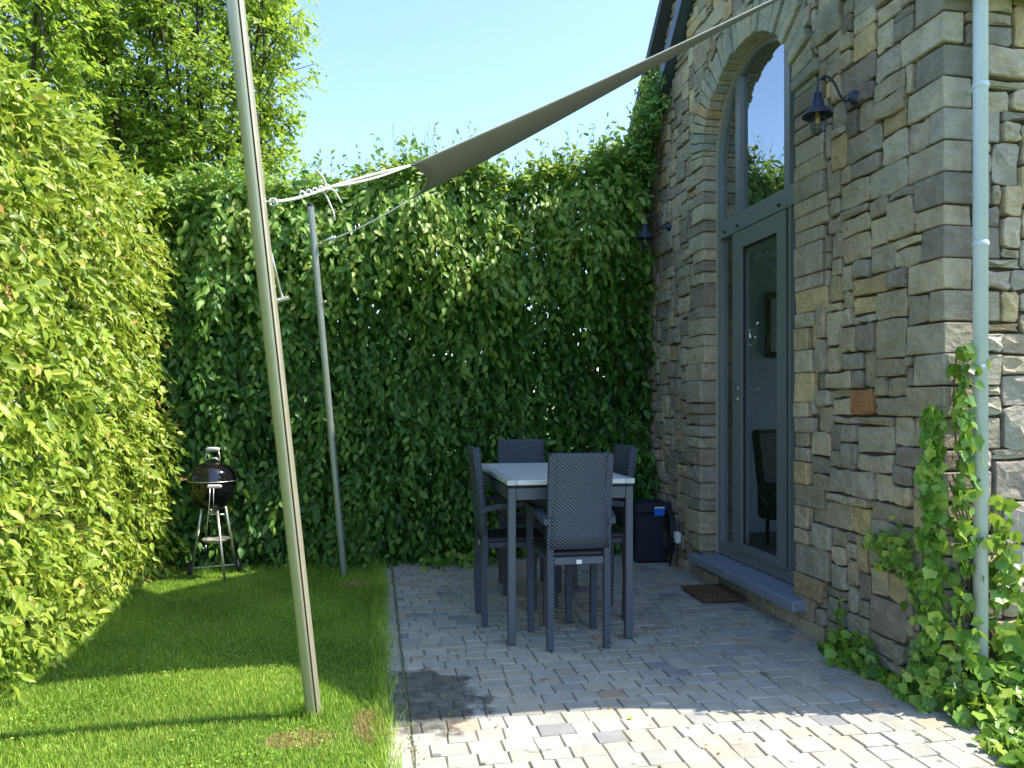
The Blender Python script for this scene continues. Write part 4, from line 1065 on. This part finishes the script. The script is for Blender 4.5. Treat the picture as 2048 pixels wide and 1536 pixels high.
bh = empty('hanging_beech_hedge', 'tall dark hedge of drooping leafy shoots closing off the far end of the patio', 'hedge', (0,0,0))
HY = 7.86
def topz(x): return 3.66+.125*(x+1.0)+.10*np.sin(x*3.1)+.05*np.sin(x*7.7) 
def back_face(n, depth, x0_=-2.3, x1_=2.98):
    x = rng.uniform(x0_, x1_, n); u = rng.uniform(0,1,n); z = .06+(topz(x)-.06)*u
    bulge = .14*lump(x*1.1, z*1.3)+.08*lump(x*3.3, z*2.1) - .16*np.clip(1-z/.5,0,1) - .12*np.clip((z-topz(x)+.25)/.25,0,1) + .10*np.exp(-((x-2.1)/.5)**2-((z-3.5)/.6)**2)
    edge = 2.72+.22*np.sin(x*2.3+.6)+.16*np.sin(x*5.1)+.25*np.clip(x-1.6,0,1)
    bulge = bulge + .26*np.clip((z-edge)/.18,0,1)*np.clip((x+1.9)/.5,0,1)*np.clip((2.75-x)/.5,0,1) - .05 - .14*np.clip((x-2.6)/.2,0,1)
    y = HY - bulge + depth*rng.uniform(0,1,n)**1.3
    return np.stack([x,y,z],1)
P = back_face(4600, .25); n = len(P)
outn = norm(np.stack([rng.normal(.45,.45,n), np.full(n,-1.0), rng.uniform(.0,.8,n)],1))
b1_ = shoots(P, np.stack([rng.normal(0,.38,n), -rng.uniform(.1,.6,n), rng.uniform(-1.,.05,n)],1), .26, 6, .094, .42, .7, outn, .5, .56, .42)
P = back_face(3500, .5)+np.array([0,.12,0]); hole = np.zeros(len(P), bool)
for hx_, hz_, hr_ in ((1.72,2.50,.17),(1.86,2.78,.12),(.72,2.12,.13),(.95,2.35,.09),(-.72,2.75,.10),(.35,2.4,.09),(2.55,1.40,.10),(2.3,2.1,.09),(2.05,1.3,.07)):
    hole |= ((P[:,0]-hx_)**2+(P[:,2]-.1-hz_)**2) < hr_**2
P = P[~hole]; n = len(P)
b2_ = shoots(P, np.stack([rng.normal(0,.4,n), -rng.uniform(.0,.5,n), rng.uniform(-1.,.2,n)],1), .20, 6, .095, .5, .6, norm(np.stack([rng.normal(.1,.4,n), np.full(n,-1.0), rng.uniform(0,.6,n)],1)), .5, .56)
nd = 1900; PD = back_face(nd, .6)+np.array([0,.55,0]); hd_ = np.zeros(nd, bool)
for hx_, hz_, hr_ in ((1.82,2.58,.20),(1.97,2.86,.14),(.78,2.16,.15),(1.02,2.4,.11),(-.75,2.8,.12),(.38,2.42,.10),(2.66,1.38,.12),(2.42,2.1,.10),(2.15,1.28,.09)):
    hd_ |= ((PD[:,0]-hx_)**2+(PD[:,2]-.1-hz_)**2) < hr_**2
PD = PD[~hd_]; nd = len(PD)
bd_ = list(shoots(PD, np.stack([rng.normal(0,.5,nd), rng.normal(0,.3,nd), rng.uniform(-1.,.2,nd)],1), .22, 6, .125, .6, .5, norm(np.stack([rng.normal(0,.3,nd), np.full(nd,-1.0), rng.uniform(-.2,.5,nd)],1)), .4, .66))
bd_[5] = bd_[5]*.25  # deepest layer tinted dark to paint the shade inside the hedge
n = 1500; x = rng.uniform(-2.3,2.95,n); P = np.stack([x, HY+rng.uniform(-.1,.6,n), topz(x)+rng.normal(0,.09,n)],1)
b3_ = shoots(P, np.stack([rng.normal(.1,.5,n), rng.normal(-.2,.4,n), rng.uniform(.1,1.,n)],1), .22, 6, .09, .6, .45, norm(np.stack([rng.normal(.3,.4,n), rng.normal(-.5,.3,n), np.full(n,1.)],1)), .5, .55)
n = 85; x = rng.uniform(-.6,2.95,n); P = np.stack([x, HY+rng.uniform(-.05,.4,n), topz(x)],1); TD = np.stack([rng.normal(.05,.22,n), rng.normal(0,.15,n), np.full(n,1.)],1)
b4_ = shoots(P, TD, .45, 8, .06, .8, .0, None, .8, .5)
tipz = P+norm(TD)*.55
# long pendulous streamers that stand proud of the face
n = 330; P = back_face(n, .02, -1.6, 2.2)+np.stack([np.zeros(n), -rng.uniform(.0,.16,n), np.zeros(n)],1); 
b5_ = shoots(P, np.stack([rng.normal(0,.12,n), rng.normal(-.12,.05,n), np.full(n,-1.)],1), .42, 10, .085, .38, .1, norm(np.stack([rng.normal(.3,.4,n), np.full(n,-1.0), rng.uniform(.1,.6,n)],1)), .35, .55)
b5_ = list(b5_); b5_[5] = np.clip(b5_[5]+rng.uniform(.0,.4,len(b5_[5])), 0, .93)
b2_ = list(b2_); b2_[5] = b2_[5]*.55; arr = cat(b1_, b2_, b3_, b4_, b5_, bd_); arr[5] = np.clip(arr[5]+.34*np.clip(arr[0][:,2]-2.2,0,1)-.10*np.clip(2.4-arr[0][:,2],0,1)-.12*np.clip(arr[0][:,0]-1.2,0,1)*(arr[0][:,2] < 3.2), 0, .95); m_ = arr[0][:,2] > .05; arr = [q[m_] for q in arr]  # tint paints sun on the top and shade on inner, low and right-hand leaves
EXPO = np.clip((HY-arr[0][:,1])*4, 0, 1)
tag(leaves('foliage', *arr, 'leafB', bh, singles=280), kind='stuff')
twigs('top_twigs', P[:0].tolist()+[tuple(q-norm(np.array([d_]))[0]*.0) for q, d_ in zip(tipz-norm(TD)*.55, TD)], tipz.tolist(), .0022, bh)
mb = MB()
for k in range(24):
    x_ = -2.2+k*.22; mb.tube([(x_,HY+.42,-.02),(x_+random.uniform(-.1,.1),HY+.40,1.8),(x_+random.uniform(-.2,.2),HY+.4,3.5)], [.03,.022,.008], 7, False)
    for q in range(11):
        z_ = .2+q*.33; mb.tube([(x_,HY+.42,z_),(x_+random.uniform(-.3,.3),HY+.05,z_+random.uniform(.1,.3))], [.009,.004], 5, False)
tag(mb.build('stems', 'bark', bh, True), kind='stuff')

# ------------------------------------------------------------------ trees behind the hedges
def tree(name, label, x, y, h, rad, nleaf, L, seed, z0=1.6, upright=True, stems=14, lean=0, mat='leafT'):
    global rng
    rng = np.random.default_rng(seed)
    t = empty(name, label, 'tree', (x,y,0), group='trees beyond the hedges')
    mb = MB(); mb.tube([(0,0,-.05),(0,0,.9),(.02,0,z0)], [.13,.10,.09], 10, False); mb.build('trunk', 'bark', t, True)
    mb = MB(); anchors = []
    for k in range(stems):
        a = 2*math.pi*k/stems+rng.uniform(-.2,.2); rr = rad*rng.uniform(.25,.95); hh = h*rng.uniform(.72,1.0)
        p = [np.array([0,0,z0*.75])]; 
        for q in range(1, 8):
            f = q/7; r_ = rr*math.sin(min(1, f*1.15)*math.pi/2)**.8*(1-.25*max(0, f-.7)/.3)
            p.append(np.array([math.cos(a)*r_+rng.normal(0,.05)+lean*f, math.sin(a)*r_+rng.normal(0,.05), z0*.75+(hh-z0*.75)*f]))
        mb.tube([tuple(v) for v in p], [.033*(1-.85*i/7)+.004 for i in range(8)], 7, False)
        for i in range(1, 8):
            for q in range(5):
                f = rng.uniform(0,1); b0_ = p[i-1]*(1-f)+p[i]*f; da = a+rng.normal(0,1.1)
                ln = rad*rng.uniform(.18,.42); tip = b0_+np.array([math.cos(da)*ln, math.sin(da)*ln, ln*rng.uniform(.2,1.1)])
                mb.tube([tuple(b0_), tuple(tip)], [.011,.004], 5, False); anchors.append((b0_, tip))
    tag(mb.build('limbs', 'bark', t, True), kind='stuff')
    ns_ = nleaf//6; ix = rng.integers(0, len(anchors), ns_)
    B0 = np.array([anchors[i][0] for i in ix]); B1 = np.array([anchors[i][1] for i in ix]); f = rng.uniform(.25,1.1,(ns_,1))
    P = B0*(1-f)+B1*f+rng.normal(0,.07,(ns_,3)); out = P*np.array([1,1,.0]); out = norm(out+1e-6)
    d = out*.8+rng.normal(0,.5,(ns_,3)); d[:,2] += .2
    arr = shoots(P, d, .22, 6, L, .7, .45, norm(out*.6+np.array([.2,-.1,.9])+rng.normal(0,.2,(ns_,3))), .5, .52)
    tag(leaves('crown', *arr, mat, t), kind='stuff')
    rng = np.random.default_rng(seed+99)
    return t
tree('hornbeam_tree', 'tall upright hornbeam with many steep limbs behind the hedge corner', -2.35, 10.6, 9.6, 1.55, 72000, .078, 11, z0=2.0, stems=26)
tree('hornbeam_tree', 'leafy tree rising above the sunny hedge at the left edge of the photo', -4.15, 8.5, 9.0, 1.3, 34000, .085, 23, z0=1.9, stems=14)
tree('dark_tree', 'darker tree showing between the two hornbeams', -5.3, 13.5, 11.5, 1.5, 14000, .11, 31, z0=2.4, stems=12, mat='leafB')

# ------------------------------------------------------------------ ivy on the corner
rng = np.random.default_rng(5)
iv = empty('ivy', 'bright green ivy climbing the house corner round the downpipe and spilling over the ground', 'ivy', (0,0,0))
def ivy(P, N, L0, dn=(0,0,-1)):
    n = len(P); T = np.tile(np.array(dn, float), (n,1))+rng.normal(0,.5,(n,3)); L = L0*rng.uniform(.6,1.35,n)
    return P, T, N+rng.normal(0,.55,(n,3)), L, L*rng.uniform(.75,1.05,n), np.clip(rng.normal(.47,.27,n),0,.95)
parts_ = []
# side face column
n = 850; z = rng.uniform(.0,1.92,n)**1.0; wd = .16+.40*np.clip(1-z/1.3,0,1)**.9
x = XW+.02+wd*rng.uniform(-.15,1,n); k = rng.uniform(0,1,n) < (.35+.65*np.clip(1.3-z/1.9,0,1)); x, z = x[k], z[k]; n = len(x)
parts_.append(ivy(np.stack([x, YC-.05-rng.uniform(.0,.10,n)-.10*np.clip(.6-z,0,1), z],1), np.tile([.15,-1,.25],(n,1)), .062))
# door-side face of the corner
n = 430; z = rng.uniform(.0,1.6,n); wd = .02+.05*np.clip(1.3-z/1.5,0,1)+.28*np.clip(.5-z,0,.5)
y_ = YC-.05+wd*rng.uniform(-.3,1.1,n)
parts_.append(ivy(np.stack([XW-.05-rng.uniform(0,.09,n), y_, z],1), np.tile([-.9,-.45,.3],(n,1)), .060))
# tuft reaching out over the stones
n = 90; y_ = rng.normal(4.0,.10,n); z = .82+rng.normal(0,.07,n)-(y_-4.0)*.1
parts_.append(ivy(np.stack([XW-.05-rng.uniform(0,.06,n), y_, z],1), np.tile([-1,-.3,.3],(n,1)), .05))
n = 60; s = rng.uniform(0,1,n); parts_.append(ivy(np.stack([XW-.05-rng.uniform(0,.04,n), 3.95-.22*s+rng.normal(0,.02,n), .80-.25*s+rng.normal(0,.05,n)],1), np.tile([-1,-.3,.3],(n,1)), .048))
# along the foot of the door wall
n = 520; y_ = rng.uniform(3.7,4.62,n); hh = .05+.17*np.exp(-((y_-4.30)/.17)**2)+.16*np.clip(3.95-y_,0,.3)/.3
parts_.append(ivy(np.stack([XW-.05-rng.uniform(0,.14,n)*(hh/.2+.3), y_, rng.uniform(0,1,n)*hh+.01],1), np.tile([-.8,-.3,.6],(n,1)), .058))
n = 26; parts_.append(ivy(np.stack([XW-.05+rng.normal(0,.01,n), 4.52+rng.normal(0,.02,n), rng.uniform(.05,.38,n)],1), np.tile([-1,-.2,.2],(n,1)), .04))
# mound on the ground in front of the side wall
n = 2300; x = rng.uniform(2.76,4.3,n); y_ = rng.uniform(2.7,YC,n); ed = 2.80+.10*np.sin(y_*6)+.42*np.clip(3.35-y_,0,1)*-.05
k = x > ed+rng.normal(0,.03,n); x, y_ = x[k], y_[k]; n = len(x)
hh = .07+.30*np.clip((y_-3.2)/.5,0,1)*np.clip((x-2.75)/.3,0,1)+.05*lump(x*3,y_*3)
parts_.append(ivy(np.stack([x, y_, np.maximum(.02, hh*rng.uniform(.35,1,n))],1), np.tile([-.1,-.55,1.],(n,1)), .07, (-.2,-.6,-.3)))
n = 500; x = rng.uniform(3.02,4.2,n); parts_.append(ivy(np.stack([x, YC-.06-rng.uniform(0,.12,n), rng.uniform(.1,.75,n)*np.clip(.75+.3*np.sin(x*5),0.3,1)],1), np.tile([0,-1,.4],(n,1)), .078))
arr = cat(*parts_)
m_ = ~((np.abs(arr[0][:,0]-3.135) < .075) & (arr[0][:,1] < YC-.02) & (arr[0][:,2] > .28) & (rng.uniform(0,1,len(arr[0])) < .93))
arr = [q[m_] for q in arr]
EXPO = np.ones(len(arr[0]))*0
tag(leaves('foliage', *arr, 'ivy', iv, tv=IVY_V, tf=IVY_F, singles=280), kind='stuff')
mb = MB()
for k in range(16):
    sx = rng.uniform(0,1) < .5; p = []
    b0_ = rng.uniform(0,.35); top_ = rng.uniform(.7,1.95)
    for q in range(9):
        f = q/8; z_ = top_*f; u = b0_*(1-f)+.04*math.sin(f*9+k)
        p.append((XW+.04+u, YC-.035, z_) if sx else (XW-.035, YC+.02+u*.5, z_*.8))
    mb.tube(p, [.006]*5+[.004]*4, 5, False)
tag(mb.build('vines', 'twig', iv, True), kind='stuff')
sg = MB(); sg.add([(3.02,-2,.002),(8,-2,.002),(8,YC,.002),(3.02,YC,.002)], [(0,1,2,3)]); tag(sg.build('soil_bed', 'lawn'), kind='structure')

# climber at the far end of the wall
cv = empty('climbing_vine', 'thin leafy climber creeping up the gable edge above the far hedge', 'vine', (0,0,0))
n = 330; s = rng.uniform(0,1,n)
P = np.stack([XW-.06-rng.uniform(0,.16,n)-.25*(1-s)*rng.uniform(0,1,n), 8.12-.62*s+rng.normal(0,.14,n), 3.75+1.15*s+rng.normal(0,.12,n)],1)
c1_ = shoots(P, np.stack([rng.normal(-.4,.5,n), rng.normal(-.3,.5,n), rng.normal(.2,.6,n)],1), .16, 5, .062, .8, .3, norm(np.stack([np.full(n,-.7), np.full(n,-.7), rng.uniform(0,1,n)],1)), .6, .55)
tag(leaves('foliage', *c1_, 'leafB', cv), kind='stuff')
mb = MB()
for k in range(12):
    y_ = 8.2-rng.uniform(0,.5); mb.tube([(XW-.05,y_,3.2),(XW-.07,y_-.15,4.0),(XW-.06+rng.normal(0,.04),y_-.4+rng.normal(0,.1),4.8)], [.006,.004,.002], 5, False)
tag(mb.build('vines', 'twig', cv, True), kind='stuff')
# ivy seedlings at the hedge foot on the pavers
n = 130; cx = rng.choice([.62,.95,1.08], n); P = np.stack([cx+rng.normal(0,.09,n), 7.62+rng.normal(0,.07,n), rng.uniform(.03,.16,n)],1)
sd = empty('ground_ivy', 'small ivy tuft creeping onto the pavers at the foot of the dark hedge', 'ivy', (0,0,0))
tag(leaves('foliage', *ivy(P, np.tile([0,-.7,.8],(n,1)), .055), 'ivy', sd, tv=IVY_V, tf=IVY_F), kind='stuff')
